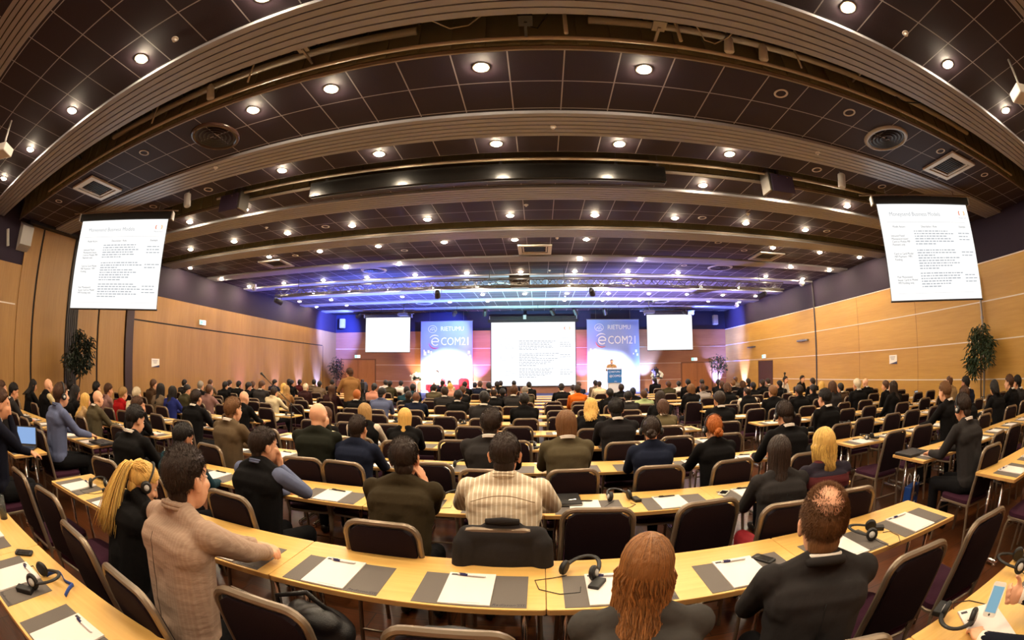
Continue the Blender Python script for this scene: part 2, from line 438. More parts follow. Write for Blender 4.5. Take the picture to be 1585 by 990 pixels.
def pipe(name, pts, r, m, label, cat, n=8): return tag(MB().tube(pts, r, n).build(name, m, smooth=True), label, cat)
pipe('service_pipe', [(-9.5, 3.50, 5.03), (9.3, 3.50, 5.03)], .024, pipe_m, 'pale thin pipe along the nearest open ceiling trough', 'pipe')
pipe('service_pipe', [(-6.2, 6.34, 4.99), (9.8, 6.34, 4.99)], .026, pipe_m, 'pale pipe along the second open ceiling trough', 'pipe')
pipe('service_pipe', [(-8.2, 9.27, 5.02), (8.6, 9.27, 5.02)], .022, galv, 'grey pipe along the third narrow ceiling trough', 'pipe')
o = MB().box((-1.0, 3.28, 5.52), (7.0, .36, .26)).build('air_duct', galv); tag(o, 'galvanised air duct inside the nearest ceiling trough above the middle', 'duct')
for i in range(12): MB().box((-4.2+.6*i, 3.28, 5.52), (.03, .39, .29)).build('flange', dgrey, o)
for i, (x, l) in enumerate(((-2.5, .5), (-.05, .62), (1.3, .6), (2.2, .35), (4.2, .4), (-4.6, .4), (-6.4, .35), (6.3, .35))):
    o = MB().box((x, 3.24, 5.68-l/2), (.045, .05, l)).box((x, 3.24, 5.68-l), (.14, .16, .03)).box((x, 3.4, 5.66-l), (.03, .3, .025)).build('bracket', dgrey if i % 2 else galv)
    tag(o, f'metal hanger bracket, {ordn(sorted([-2.5,-.05,1.3,2.2,4.2,-4.6,-6.4,6.3]).index(x))} from the left in the nearest trough', 'bracket', 'hanger brackets in the nearest trough')
random.seed(3)
CB = [(-5.6, -4.3), (-3.6, -2.3), (-1.7, -.3), (-.4, .35), (1.5, 2.5), (4.6, 6.1), (-8.1, -6.9)]
for i, (a, b) in enumerate(sorted(CB)):
    P = [(a+(b-a)*k/8, 3.2+.25*sin(k*.8+i), 5.5-.42*sin(pi*k/8)+.05*random.random()) for k in range(9)]
    pipe('cable', P, .009, pipe_m if i % 2 else black, f'loose drooping {"pale" if i%2 else "black"} cable, {ordn(i)} from the left in the nearest trough', 'cable', 5)
for i, (x, z0, z1) in enumerate(((.35, 4.97, 5.68), (1.55, 5.0, 5.68), (-3.3, 5.0, 5.66), (-5.2, 5.0, 5.66), (3.1, 5.0, 5.66))):
    o = MB().tube([(x, 3.36, z0), (x, 3.36, z1)], .022 if i < 2 else .014, 8).build('drop_pipe', pipe_m, smooth=True); tag(o, f'upright pale pipe, {ordn(sorted((.35, 1.55, -3.3, -5.2, 3.1)).index(x))} from left in the nearest ceiling trough', 'pipe')
    MB().lathe([(0, 0), (.035, 0), (.035, .02), (0, .02)], 10, (x, 3.36, z1-.02)).build('flange', steel, o)
pipe('service_pipe', [(-6.5, 3.42, 5.22), (-1.2, 3.42, 5.22)], .05, galv, 'wide grey conduit at left inside the nearest ceiling trough', 'pipe')
pipe('service_pipe', [(.6, 3.42, 5.26), (7.2, 3.42, 5.26)], .045, pipe_m, 'wide pale conduit at right inside the nearest ceiling trough', 'pipe')
for i, x in enumerate((2.15, 2.6, -4.0)):
    o = MB().lathe([(0, -.12), (.045, -.12), (.06, -.1), (.05, .06), (.02, .1), (0, .1)], 12, (0, 0, 0), Matrix.Rotation(.5, 3, 'X')).build('trough_spotlight', white_p, loc=(x, 3.38, 5.12), auto=True); tag(o, ('white spotlight in the nearest trough, right of the middle', 'second white spotlight in the nearest trough, farther right', 'white spotlight in the nearest trough, left side')[i], 'spotlight')
    MB().tube([(0, .03, .08), (0, .05, .3), (0, .02, .56)], .012, 6).build('arm', steel, o)
o = MB().box((-.9, 6.52, 4.815), (6.05, .2, .28)).build('retracted_screen_case', blackgl, bevel=.01); tag(o, 'long black retracted screen case hung across the ceiling middle', 'screen case')
MB().box((-.9, 6.52, 4.668), (6.0, .12, .02)).build('bottom_bar', dgrey, o)
for x in (-3.6, -.55, 1.3, 2.0): MB().tube([(x, 6.44, 4.95), (x, 6.44, 5.3)], .008, 6).lathe([(0, 0), (.025, 0), (.025, .05), (0, .06)], 8, (x, 6.44, 4.95)).build('hanger', steel, o)
for i, x in enumerate((-5.75, 4.32)):
    o = MB().box((0, 0, 0), (.5, .3, .34)).build('hanging_loudspeaker', mat('plum cabinet', (52, 38, 58), .6), loc=(x, 6.38, 4.80), bevel=.01)
    tag(o, ('dark plum loudspeaker box hung from the ceiling trough left of the black case', 'dark plum loudspeaker box hung from the ceiling trough right of the black case')[i], 'loudspeaker')
    MB().box((0, 0, .5), (.06, .06, .78)).box((-.29 if i else .29, 0, .05), (.04, .3, .42)).build('bracket', steel, o)
    for dx in (-.1, .1): MB().lathe([(0, 0), (.012, 0), (.012, .015), (0, .02)], 8, (dx, -.16, .12), Matrix.Rotation(pi/2, 3, 'X')).build('screw', chrome, o)
for i, (x, y) in enumerate(((-6.42, 5.65), (5.32, 5.65))):
    o = MB().lathe([(0, -.14), (.06, -.14), (.075, -.12), (.075, .12), (.05, .14), (0, .14)], 16, (0, 0, 0), Matrix.Rotation(.25*(1 if i else -1), 3, 'Y')).build('pendant_speaker', grey_p, loc=(x, y, 4.78), auto=True)
    tag(o, ('pale grey cylinder speaker hanging under the ceiling left of the loudspeaker box', 'pale grey cylinder speaker hanging under the ceiling right of the loudspeaker box')[i], 'speaker')
    MB().tube([(0, 0, .13), (0, 0, .3)], .01, 6).build('rod', steel, o)
for i, (x, y, rz) in enumerate(((-7.15, 1.36, .55), (5.62, 1.36, -.5))):
    o = MB().box((0, 0, 0), (.36, .3, .13)).build('hanging_projector', white_p, loc=(x, y, 4.5), bevel=.02); o.rotation_euler = (0, 0, rz)
    tag(o, ('white projector hung on a ceiling rod at the left picture edge', 'white projector hung on a ceiling rod at the right picture edge')[i], 'projector')
    MB().tube([(0, 0, .05), (0, -.08, .5)], .02, 8).build('rod', steel, o)
    MB().lathe([(0, 0), (.05, 0), (.05, .03), (0, .03)], 14, (.08, .15, 0), Matrix.Rotation(-pi/2, 3, 'X')).build('lens', blackgl, o)
o = MB().prism([(0, 0), (.34, .1), (.34, .55), (0, .7)], -.2, .2, 'xz').build('wall_loudspeaker', grey_p, loc=(XL+.05, 3.85, 4.2)); tag(o, 'pale wedge loudspeaker on the left wall above the maple panels', 'loudspeaker')
o = MB().lathe([(0, -.2), (.05, -.2), (.05, .2), (0, .2)], 12, (0, 0, 0), Matrix.Rotation(.3, 3, 'X')).build('wall_speaker_tube', grey_p, loc=(XL+.2, 3.25, 4.4), auto=True); tag(o, 'small grey tube speaker beside the wedge loudspeaker on left wall', 'speaker')
for i, x in enumerate((-11.35, 10.2)):
    o = MB().box((0, 0, 0), (.32, .22, .55)).build('stage_wall_speaker', grey_p, loc=(x, YB-.25, 4.42), bevel=.04)
    tag(o, ('pale speaker high on the stage wall in the left corner', 'pale speaker high on the stage wall in the right corner')[i], 'speaker')
    MB().tube([(0, .1, 0), (0, .24, 0)], .03, 8).build('bracket', dgrey, o)
# ceiling lamps
lens_m = emit('lamp glow', WARM, LAMP)
ringw = mat('lamp trim ring', (200, 190, 176), .4)
LX = lambda k: -.557+1.8*k
LIT = [(-1.15, range(-5, 6)), (2.112, (-5, -4, -3, -2, -1, 0, 1, 2, 3, 4, 5)), (3.9, (-1, 0, 1, -1.66)), (5.751, (-2, -1, 0, 1, 2)), (7.06, (-4, -3, 2, 3, 4)),
       (8.926, range(-5, 5)), (10.719, (-6, -4, -3, -2, -1, 0, 1, 4, 5, 6)), (12.56, (-6, -3, -2, 1, 2, 5, 6)), (14.402, (-6, -5, -4, -3, -2, -1, 0, 1, 2, 3, 5, 6)),
       (16.827, (-5, -4, -3, -2, -1, 1, 1.68, 4, 5, 6)), (18.669, (-6, -5, -3, -1, 0, 1, 2, 3, 4, 5, 6)), (20.502, (-6, -5, -2, -1, 1, 2, 3, 5, 6))]
ring_me = MB().lathe([(.072, .03), (.072, -.006), (.1, -.006), (.1, .002), (.074, .03)], 20).mesh('trim_ring', True)
lens_me = MB().lathe([(0, -.036), (.03, -.033), (.056, -.02), (.07, -.003), (.07, .0), (0, .0)], 20).mesh('lens', True)
for r_, (y, ks) in enumerate(LIT):
    for j, k in enumerate(sorted(ks)):
        onbeam = any(a <= y <= a+.62 for a in BY)
        e = empty('downlight', (LX(k), y, ZC-(.055 if onbeam else 0)), 0, f'lit round downlight, {ordn(j)} from the left in {ordn(r_)} ceiling row', 'ceiling light', 'lit ceiling downlights')
        obj('trim_ring', ring_me, ringw, e); obj('lens', lens_me, lens_m, e)
OFF = [(3.06, 3.92), (4.25, 3.9), (6.64, 3.92), (8.45, 3.92), (-5.97, 3.9), (-9.63, 3.93), (4.85, 5.77), (6.66, 5.79), (-5.98, 5.79), (-7.8, 5.79), (3.66, 8.8), (7.3, 8.8), (-4.8, 8.8), (4.8, 10.6), (5.9, 11.2), (-6.9, 10.9), (4.7, 13.3), (-3.6, 11.3)]
hole_me = MB().lathe([(0, .012), (.066, .012), (.066, .02), (0, .02)], 20).mesh('reflector', True)
for j, (x, y) in enumerate(sorted(OFF, key=lambda p: (p[1]//1.5, p[0]))):
    e = empty('unlit_downlight', (x, y, ZC), 0, f'unlit round downlight, {ordn(j)} from the near left corner of the ceiling', 'ceiling light', 'unlit ceiling downlights')
    obj('trim_ring', ring_me, ringw, e); obj('reflector', hole_me, dgrey, e)
# air diffusers and cassettes
def diffuser(x, y, r, m, label):
    e = empty('air_diffuser', (x, y, ZC), 0, label, 'air diffuser')
    MB().lathe([(r*.8, .02), (r*.84, -.035), (r*.94, -.03), (r, 0), (r*.98, .01), (r*.8, .03)], 32).build('outer_ring', m, e, smooth=True)
    b = MB()
    for q in (.2, .36, .52, .68): b.lathe([(r*q, .015), (r*(q+.1), -.02), (r*(q+.12), -.015), (r*q+.004, .02)], 28)
    b.lathe([(0, -.02), (.025, -.02), (.025, .01), (0, .01)], 10)
    b.build('cone_blades', dgrey, e, smooth=True); MB().lathe([(0, .022), (r*.85, .022), (r*.85, .024), (0, .024)], 24).build('throat', void_m, e)
glw = mat('glossy brown ring', (60, 40, 34), .2); aluring = mat('pale diffuser ring', (176, 172, 168), .35)
diffuser(-4.5, 4.22, .42, glw, 'big round dark ceiling diffuser left of the middle, nearest row')
diffuser(5.33, 4.2, .42, aluring, 'big round pale rimmed ceiling diffuser near the right ceiling unit')
for x, y, l in ((-1.44, 16.5, 'round ceiling diffuser just left of the ceiling projector'), (-5.44, 20.6, 'round ceiling diffuser near the stage at left'), (6.05, 13.4, 'round ceiling diffuser at right, middle of the hall'), (3.2, 16.5, 'round ceiling diffuser right of the ceiling projector'), (5.97, 20.7, 'round ceiling diffuser near the stage at right'), (-5.31, 13.4, 'round ceiling diffuser at left, middle of the hall')):
    diffuser(x, y, .44, aluring, l)
def cassette(x, y, label, m=white_p):
    e = empty('ceiling_air_unit', (x, y, ZC-.01), 0, label, 'air conditioner')
    b = MB(); h = .45
    for sx, sy, w, d in ((0, -1, 2*h, .1), (0, 1, 2*h, .1), (-1, 0, .1, 2*h-.2), (1, 0, .1, 2*h-.2)): b.box((sx*(h-.05), sy*(h-.05), -.015), (w, d, .04))
    b.build('frame', m, e, bevel=.006)
    b = MB()
    for sx, sy, w, d in ((0, -1, .6, .035), (0, 1, .6, .035), (-1, 0, .035, .6), (1, 0, .035, .6)): b.box((sx*(h-.14), sy*(h-.14), -.005), (w, d, .02))
    b.build('louvre', m, e)
    b = MB().box((0, 0, .02), (.8, .8, .01))
    for i in range(9): b.box((0, -.22+.055*i, .0), (.5, .02, .02))
    b.build('grille', dgrey, e)
cassette(-8.08, 4.21, 'square white ceiling air unit near the left hanging screen'); cassette(7.29, 4.2, 'square white ceiling air unit near the right hanging screen')
cassette(-.06, 11.6, 'square white ceiling air unit above the middle aisle'); cassette(-8.0, 11.5, 'square ceiling air unit at left, halfway to the stage', grey_p); cassette(6.9, 11.6, 'square ceiling air unit at right, halfway to the stage', grey_p)
for j, (x, y) in enumerate(((-3.55, 2.12), (3.9, 2.05), (-.2, 8.3), (.5, 10.6), (.4, 14.2), (-6.2, 8.3), (4.6, 8.3), (.25, 5.2), (-5.1, 5.0), (4.4, 5.1), (.4, 17.4), (1.2, 19.3))):
    o = MB().lathe([(0, -.04), (.02, -.04), (.025, -.015), (.045, -.01), (.045, .0), (0, .0)], 12).build('sprinkler', white_p, loc=(x, y, ZC-.002 if not any(a <= y <= a+.62 for a in BY) else ZC-.055), auto=True)
    tag(o, f'small white ceiling sprinkler, {ordn(j)} counted from the near left', 'sprinkler', 'ceiling sprinklers')

# ------------------------------------------------------------------ screens
glow = emit('projected white', (1, .985, .96), 1.12)
glow_c = emit('projected white centre', (.97, .98, 1), 1.3)
ink = emit('projected grey writing', (.2, .22, .26), .7)
ink2 = emit('projected pale heading', (.5, .53, .57), .9)
inkc = emit('projected faint writing', (.5, .53, .6), .95)
inkred = emit('projected red mark', (.95, .25, .12), .9)
inkor = emit('projected orange mark', (1, .62, .2), .9)
BODY = [('Inbound Fixed', 'Moneysend Issuer', 'Card to Mobile MFI', 'Payment only'), ('Card to Card Model', 'MFI Payment / MFI', 'Funding'), ('Fast Moneysend', 'Issuer Card to Model', 'MFI Funding only')]
random.seed(11)
def slide(parent, w, h, y, sc=1., strong=True):
    """a projected slide lying on the cloth: heading, two round marks, three columns of writing"""
    R = (pi/2, 0, 0); k = w/2.39
    text('heading_lettering', 'Moneysend Business Models', .115*k, ink2 if strong else glow, parent, (-.95*k, y, .71*h/1.83-.0), R, 'LEFT', ext=.0005)
    MB().box((0, y, .56*k), (2.1*k, .002, .004*k)).build('rule', ink2, parent)
    MB().box((0, y, -.80*k), (2.1*k, .002, .003*k)).build('rule', ink2, parent)
    b = MB()
    for sx, c in ((-1, 0), (1, 1)):
        b = MB()
        P = [(1.0*k+sx*.035*k+.045*k*cos(a)*1, y, .75*k+.05*k*sin(a)) for a in [(-.9+1.8*i/8)+(0 if sx > 0 else pi) for i in range(9)]]
        b.tube(P, .012*k, 5); b.build('logo_ring', (inkred, inkor)[c], parent)
    text('logo_name', 'MasterCard', .045*k, ink2, parent, (1.0*k, y, .655*k), R, ext=.0005)
    for s, x in (('Model Actors', -.77), ('Description / Role', .0), ('Example', .93)): text('title_lettering', s, .056*k, ink if strong else inkc, parent, (x*k, y, .47*k), R, ext=.0005)
    for q, (blk, z0) in enumerate(zip(BODY, (.35, -.02, -.46))):
        text('column_lettering', '\n'.join(blk), .056*k, ink if strong else inkc, parent, (-1.0*k, y, (z0-.055*(len(blk)-1)/1.)*k+.02), R, 'LEFT', ext=.0005)
        b = MB()
        n = (6, 8, 6)[q]
        for i in range(n):
            x = -.42; end = x + random.uniform(.75, 1.12) if i not in (n-1,) else x+.5
            if q == 1 and i == 2: end = x+.45
            while x < end:
                l = random.uniform(.03, .11); b.box(((x+l/2)*k, y, (z0+.03-.05*i)*k), (l*k, .002, .020*k)); x += l+.02
        for i in range((3, 2, 3)[q]):
            x = .78
            while x < 1.06:
                l = random.uniform(.04, .12); b.box(((x+l/2)*k, y, (z0-.01-.062*i)*k), (l*k, .002, .018*k)); x += l+.02
        b.build('body_lettering', ink2 if strong else inkc, parent)
def screen(name, loc, rz, w, h, label, gm, border=.0, case=True, tilt=0.):
    e = empty(name, loc, rz, label, 'projection screen')
    e.rotation_euler = (tilt, 0, rz)
    MB().box((0, 0, 0), (w, .006, h)).build('screen_cloth', gm, e)
    if border: 
        b = MB()
        b.box((0, .0, h/2+border/2), (w+2*border, .012, border)).box((0, 0, -h/2-.02), (w+2*border, .012, .05))
        for s in (-1, 1): b.box((s*(w/2+.02), 0, 0), (.04, .012, h))
        b.build('black_border', black, e)
    else: MB().box((0, .006, 0), (w+.02, .004, h+.02)).build('cloth_back', black, e)
    MB().tube([(-w/2-.02, 0, -h/2-.015), (w/2+.02, 0, -h/2-.015)], .018, 8).build('bottom_bar', dgrey, e)
    if case:
        MB().box((0, .03, h/2+.075+border), (w+.16, .15, .15)).build('casing', black, e, bevel=.01)
        for s in (-1, 1): MB().box((s*(w/2+.09), .03, h/2+.08+border), (.03, .17, .17)).build('end_cap', grey_p, e)
    return e
def hang(e, w, h, ztop):
    b = MB(); 
    b.tube([(-w/2-.35, .03, h/2+.2), (w/2+.2, .03, h/2+.2)], .02, 8)
    b.build('hanging_tube', steel, e)
    for s in (-.38, .38):
        MB().tube([(s*w, .03, h/2+.13), (s*w, .03, ztop)], .012, 6).build('hanger', steel, e)
e = screen('hanging_screen', (-8.3, 5.3, 3.70), radians(31.5), 2.39, 1.84, 'hanging projection screen with a slide on the left side of the hall', glow); slide(e, 2.39, 1.84, -.005); hang(e, 2.39, 1.84, 1.24)
e = screen('hanging_screen', (7.55, 5.37, 3.69), radians(-28.7), 2.39, 1.85, 'hanging projection screen with a slide on the right side of the hall', glow); slide(e, 2.39, 1.85, -.005); hang(e, 2.39, 1.85, 1.24)
e = screen('blank_screen', (-7.8, 22.0, 3.56), radians(6), 2.42, 1.8, 'plain white glowing screen hung left of the stage', glow_c); hang(e, 2.42, 1.8, 1.38)
e = screen('blank_screen', (6.78, 22.0, 3.56), radians(-6), 2.42, 1.8, 'plain white glowing screen hung right of the stage', glow_c); hang(e, 2.42, 1.8, 1.38)
e = screen('stage_screen', (-.27, 23.97, 2.6), 0, 4.55, 3.44, 'large framed projection screen with a slide at the stage centre', glow_c, .18); slide(e, 4.4, 3.35, -.008, strong=False)
MB().box((-2.0+1.55, -.2, 1.98), (.16, .1, .22)).build('camera_box', grey_p, e)
# stage, banners, lectern
o = MB().box((-.4, 21.75, .24), (14.4, 4.7, .48)).build('stage_platform', mat('stage carpet', (58, 60, 104), .9)); struct(o); o.name = 'trim_91'
o = MB().box((-.4, 19.385, .24), (14.4, .03, .48)).build('trim_92', mat('stage skirt blue light tint', (40, 52, 150), .8)); struct(o)  # blue light on the stage front is put into its colour
ban_m = mat('banner print', (150, 168, 232), .6); white_ink = mat('white print', (246, 246, 250), .6)
for i, x in enumerate((-4.98, 4.06)):
    e = empty('stage_banner', (x, 23.7, .5), 0, ('tall blue and white banner lit from below, left of the stage screen', 'tall blue and white banner behind the lectern, right of the stage screen')[i], 'banner')
    MB().box((0, 0, 1.95), (2.88, .05, 3.9)).build('banner_cloth', ban_m, e)
    MB().tube([(-1.46, 0, 3.91), (1.46, 0, 3.91)], .03, 8).build('top_rail', steel, e)
    for s_ in (-.95, .95): MB().tube([(s_, 0, 3.9), (s_, 0, 4.45)], .006, 5).build('hanging_wire', steel, e)
    text('banner_name', 'RIETUMU', .34, white_ink, e, (.33, -.03, 3.48), sx=.93)
    b = MB(); P = [(-.78+.235*cos(2*pi*k/28), -.03, 3.48+.19*sin(2*pi*k/28)) for k in range(28)]; b.tube(P, .014, 5, closed=True)
    b.tube([(-.93, -.03, 3.4), (-.86, -.03, 3.52), (-.74, -.03, 3.57), (-.65, -.03, 3.52)], .014, 5).tube([(-.8, -.03, 3.38), (-.76, -.03, 3.48), (-.66, -.03, 3.44), (-.62, -.03, 3.38)], .014, 5).tube([(-.9, -.03, 3.44), (-.8, -.03, 3.46)], .012, 5)
    b.build('oval_emblem', white_ink, e)
    text('event_name', 'COM21', .62, white_ink, e, (.5, -.03, 2.78), sx=.8)
    b = MB()
    P = [(-.62+.2*cos(a), -.03, 2.78+.2*sin(a)) for a in [.0+(2*pi-.75)*k/22 for k in range(23)]]
    b.tube([(-.8, -.03, 2.78)] + P, .034, 6)
    b.tube([(-.64+.36*cos(a), -.03, 2.78+.36*sin(a)) for a in [1.0+1.5*k/10 for k in range(11)]], [.012+.018*sin(pi*k/10) for k in range(11)], 6)
    b.build('letter_e_with_arc', white_ink, e)
    b = MB(); b.tube([(-.64+.34*cos(a), -.03, 2.76+.34*sin(a)) for a in [3.3+2.0*k/12 for k in range(13)]], [.01+.02*sin(pi*k/12) for k in range(13)], 6)
    b.build('red_arc', mat('red print', (226, 96, 84), .6), e)
    b = MB(); random.seed(5+i)
    for dx, dz, s_ in ((-1.2, 2.15, .16), (-1.0, 2.25, .12), (-.85, 2.2, .1), (-1.25, 2.3, .08), (1.25, 2.2, .12), (1.32, 2.0, .1), (1.1, 2.05, .07)): b.box((dx, -.028, dz), (s_, .004, s_*1.3))
    b.build('print_pattern', white_ink, e)
lect_b = mat('lectern blue front', (36, 112, 176), .5)
e = empty('lectern', (3.52, 20.5, .48), 0, 'lectern with a blue front panel standing on the stage', 'lectern')
MB().box((0, 0, .32), (.58, .42, .64)).build('plinth', white_p, e, bevel=.01)
MB().box((0, -.225, .94), (.66, .03, .64)).build('front_panel', lect_b, e, bevel=.005)
MB().box((0, 0, .94), (.6, .42, .62)).build('body', white_p, e)
MB().box((0, -.02, 1.27), (.7, .5, .03), Matrix.Rotation(.12, 3, 'X')).build('reading_top', mat('lectern top', (190, 196, 210), .4), e)
MB().tube([(-.1, -.1, 1.28), (-.12, -.02, 1.42), (-.1, .08, 1.5)], .008, 6).build('microphone', black, e)
text('lectern_name', 'RIETUMU', .1, white_ink, e, (.05, -.244, 1.12)); b = MB(); b.tube([(-.23+.05*cos(2*pi*k/16), -.244, 1.12+.04*sin(2*pi*k/16)) for k in range(16)], .006, 5, closed=True); b.build('oval_emblem', white_ink, e)
text('lectern_event', '@COM21', .14, white_ink, e, (.03, -.244, .93)); text('lectern_date', '2012', .06, white_ink, e, (.03, -.244, .68))
# red armchairs and the panel seat
red = mat('red upholstery', (196, 24, 40), .7)
def armchair(x, y, rz, label):
    e = empty('red_armchair', (x, y, .48), rz, label, 'armchair')
    MB().box((0, 0, .3), (.66, .6, .2)).build('seat', red, e, bevel=.05)
    MB().prism([(-.36, 0), (.36, 0), (.33, .5), (.2, .58), (-.2, .58), (-.33, .5)], -.38, -.26, 'xz', (0, 0, .3)).build('backrest', red, e, bevel=.04)
    for s in (-1, 1): MB().box((s*.38, 0, .42), (.12, .62, .3)).build('armrest', red, e, bevel=.05)
    for sx in (-1, 1):
        for sy in (-1, 1): MB().cap((sx*.28, sy*.24, .0), .015, (sx*.28, sy*.24, .22), .02, 6).build('leg', chrome, e)
armchair(-3.75, 20.7, 2.5, 'red armchair standing tilted to one side on the stage, right'); armchair(-4.9, 20.9, 2.9, 'red armchair on the stage behind the seated speaker')
# flowers
leafg = mat('plant leaf green', (38, 58, 30), .5, var=.35, vscale=3, sheen=.1); leafd = mat('dark plant leaf', (26, 34, 20), .5, var=.35, vscale=3); bark = mat('thin trunk bark', (74, 48, 30), .8)
def leaf(b, p, d, l, w):
    d = Vector(d).normalized(); s = d.cross(Vector((random.uniform(-.3, .3), random.uniform(-.3, .3), 1))).normalized()*w; n = d.cross(s).normalized()*l*.1
    p = Vector(p)
    b.add([p, p+d*l*.35+s-n*.4, p+d*l*.35-s-n*.4, p+d*l, p+d*l*.5+n], [(0, 1, 4), (1, 3, 4), (3, 2, 4), (2, 0, 4)])
def bouquet(x, y, label):
    random.seed(int(x*10)+100)
    e = empty('flower_arrangement', (x, y, .48), 0, label, 'flowers')
    MB().lathe([(0, 0), (.11, 0), (.11, .02), (.03, .06), (.03, .55), (.13, .72), (.12, .72), (0, .6)], 16).build('pedestal', white_p, e, smooth=True)
    g = MB(); w = MB()
    for i in range(90):
        a = random.uniform(0, 2*pi); el = random.uniform(.0, 1.5); d = (cos(a)*cos(el), sin(a)*cos(el), sin(el)); leaf(g, (d[0]*.12, d[1]*.12, .75+d[2]*.1), d, random.uniform(.12, .25), .03)
    for i in range(42):
        a = random.uniform(0, 2*pi); el = random.uniform(-.1, 1.5); r = random.uniform(.24, .36); c = Vector((cos(a)*cos(el)*r, sin(a)*cos(el)*r, .8+sin(el)*r*.9))
        for k in range(6): w.ell(c+Vector((cos(k*1.047)*.028, sin(k*1.047)*.028*.5, sin(k*1.9)*.022)), (.03, .024, .03), None, 6, 4)
    g.build('leaves', leafg, e); w.build('blossoms', mat('white petals', (238, 236, 214), .6), e, smooth=True)
bouquet(-6.02, 21.4, 'white flower arrangement on the stage left of the left banner'); bouquet(5.9, 21.4, 'white flower arrangement on the stage right of the lectern')
# potted trees
def tree(x, y, zb, zt, rad, m, label, seed, clumps, n=620, trunk_x=0.):
    random.seed(seed)
    e = empty('potted_tree', (x, y, 0), 0, label, 'plant')
    MB().lathe([(0, 0), (.17, 0), (.21, .34), (.23, .36), (.23, .4), (.19, .4), (.18, .33), (0, .32)], 20).build('pot', mat('dark planter', (40, 30, 26), .5), e, smooth=True)
    b = MB(); P = [(trunk_x*k/8 + .03*sin(k*1.7), .02*cos(k*1.3), .3+(zt-.25-.3)*k/8) for k in range(9)]; b.tube(P, [.028-.0018*k for k in range(9)], 7)
    tips = []
    for c in clumps:
        c = Vector(c); r = min(range(3, 9), key=lambda k: abs(P[k][2]-(c.z-.25))); b.tube([P[r], Vector(P[r]).lerp(c, .6)+Vector((0, 0, .08)), c], [.012, .009, .006], 5)
    b.build('trunk', bark, e, smooth=True)
    g = MB()
    for i in range(n):
        c = random.choice(clumps); v = Vector((random.gauss(0, 1), random.gauss(0, 1), random.gauss(0, 1))).normalized()*random.random()**.5
        p = Vector(c[:3])+Vector((v.x*rad, v.y*rad, v.z*rad*1.15)); d = Vector((v.x+random.uniform(-.5, .5), v.y+random.uniform(-.5, .5), -.55+random.uniform(-.5, .4)))
        leaf(g, p, d, random.uniform(.09, .17), random.uniform(.022, .038))
    g.build('foliage', m, e)
tree(-10.8, 5.85, 1.3, 2.5, .2, leafd, 'dark potted tree in front of the maple panels, under the left hanging screen', 21, [(0, -.05, 2.3), (.05, .25, 2.2), (-.05, -.1, 2.0), (.0, .3, 1.95), (.05, -.42, 1.72), (.0, -.28, 1.78), (0, -.02, 1.7), (.05, .22, 1.68), (0, 0, 1.55)], 1150)
tree(10.3, 5.92, 1.2, 2.4, .22, leafg, 'green potted tree beside the metal pole, under the right hanging screen', 22, [(0, -.1, 2.2), (0, .15, 2.15), (.05, -.3, 1.95), (0, .28, 1.85), (0, 0, 1.9), (0, .35, 1.6), (-.05, -.3, 1.65), (0, .1, 1.55), (.05, .3, 1.4)], 1150)
tree(-11.1, 22.6, 1.2, 2.4, .26, leafd, 'dark potted tree in the far left corner by the stage', 23, [(0, 0, 2.2), (.2, 0, 2.0), (-.25, 0, 1.95), (0, 0, 1.8), (.2, 0, 1.6), (-.15, 0, 1.6), (.05, 0, 1.4)], 420)
tree(9.75, 22.6, 1.2, 2.4, .26, leafg, 'round green potted tree in the far right corner by the stage', 24, [(0, 0, 2.2), (.3, 0, 2.1), (-.3, 0, 2.05), (.1, 0, 1.85), (.35, 0, 1.75), (-.25, 0, 1.8), (.1, 0, 1.55)], 420)
# signs and lamps on the walls
paper = mat('white paper', (238, 230, 222), .7); dkink = mat('dark ink', (44, 48, 80), .7); green = emit('exit sign green', (.35, .9, .75), 2.2); exit_w = emit('exit sign white', (.9, 1, .97), 3.)
def notice(x, y, z, rz, label):
    e = empty('wall_notice', (x, y, z), rz, label, 'notice')
    MB().box((0, 0, 0), (.38, .008, .27)).build('sheet', paper, e)
    MB().prism([(-.19, -.135), (.19, -.135), (.19, -.06), (.05, -.09)], -.007, -.005, 'xz').build('dark_swoosh', dkink, e)
    b = MB()
    for k in range(3): b.box((-.02, -.006, .08-.04*k), (.26-.05*k, .003, .014))
    b.build('writing', mat('grey ink', (120, 118, 126), .7), e)
notice(XL+.07, 9.7, 1.77, pi/2, 'white paper notice on the left maple wall'); notice(XR-.05, 10.07, 1.73, -pi/2, 'white paper notice on the right maple wall')
def exit_sign(x, y, z, rz, label):
    e = empty('exit_sign', (x, y, z), rz, label, 'exit sign')
    MB().box((0, 0, 0), (.36, .05, .17)).build('housing', white_p, e)
    MB().box((-.085, -.027, 0), (.165, .006, .15)).build('arrow_panel', green, e)
    MB().box((.085, -.027, 0), (.165, .006, .15)).build('door_panel', exit_w, e)
    b = MB().ell((.09, -.032, .045), (.014, .004, .014), None, 8, 5).tube([(.09, -.032, .028), (.085, -.032, -.01), (.105, -.032, -.05)], .008, 5).tube([(.085, -.032, -.01), (.065, -.032, -.05)], .008, 5).tube([(.06, -.032, .01), (.09, -.032, .02), (.12, -.032, .005)], .006, 5)
    b.build('running_figure', mat('dark green print', (20, 90, 60), .6), e); b = MB()
    b.tube([(-.13, -.032, 0), (-.04, -.032, 0)], .008, 5).tube([(-.07, -.032, .03), (-.035, -.032, 0), (-.07, -.032, -.03)], .008, 5)
    b.build('arrow', mat('dark green print', (20, 90, 60), .6), e)
exit_sign(XL+.09, 12.1, 3.28, pi/2, 'lit exit sign on the left maple wall'); exit_sign(-10.4, YB-.06, 2.5, 0, 'lit exit sign over the left door of the stage wall')
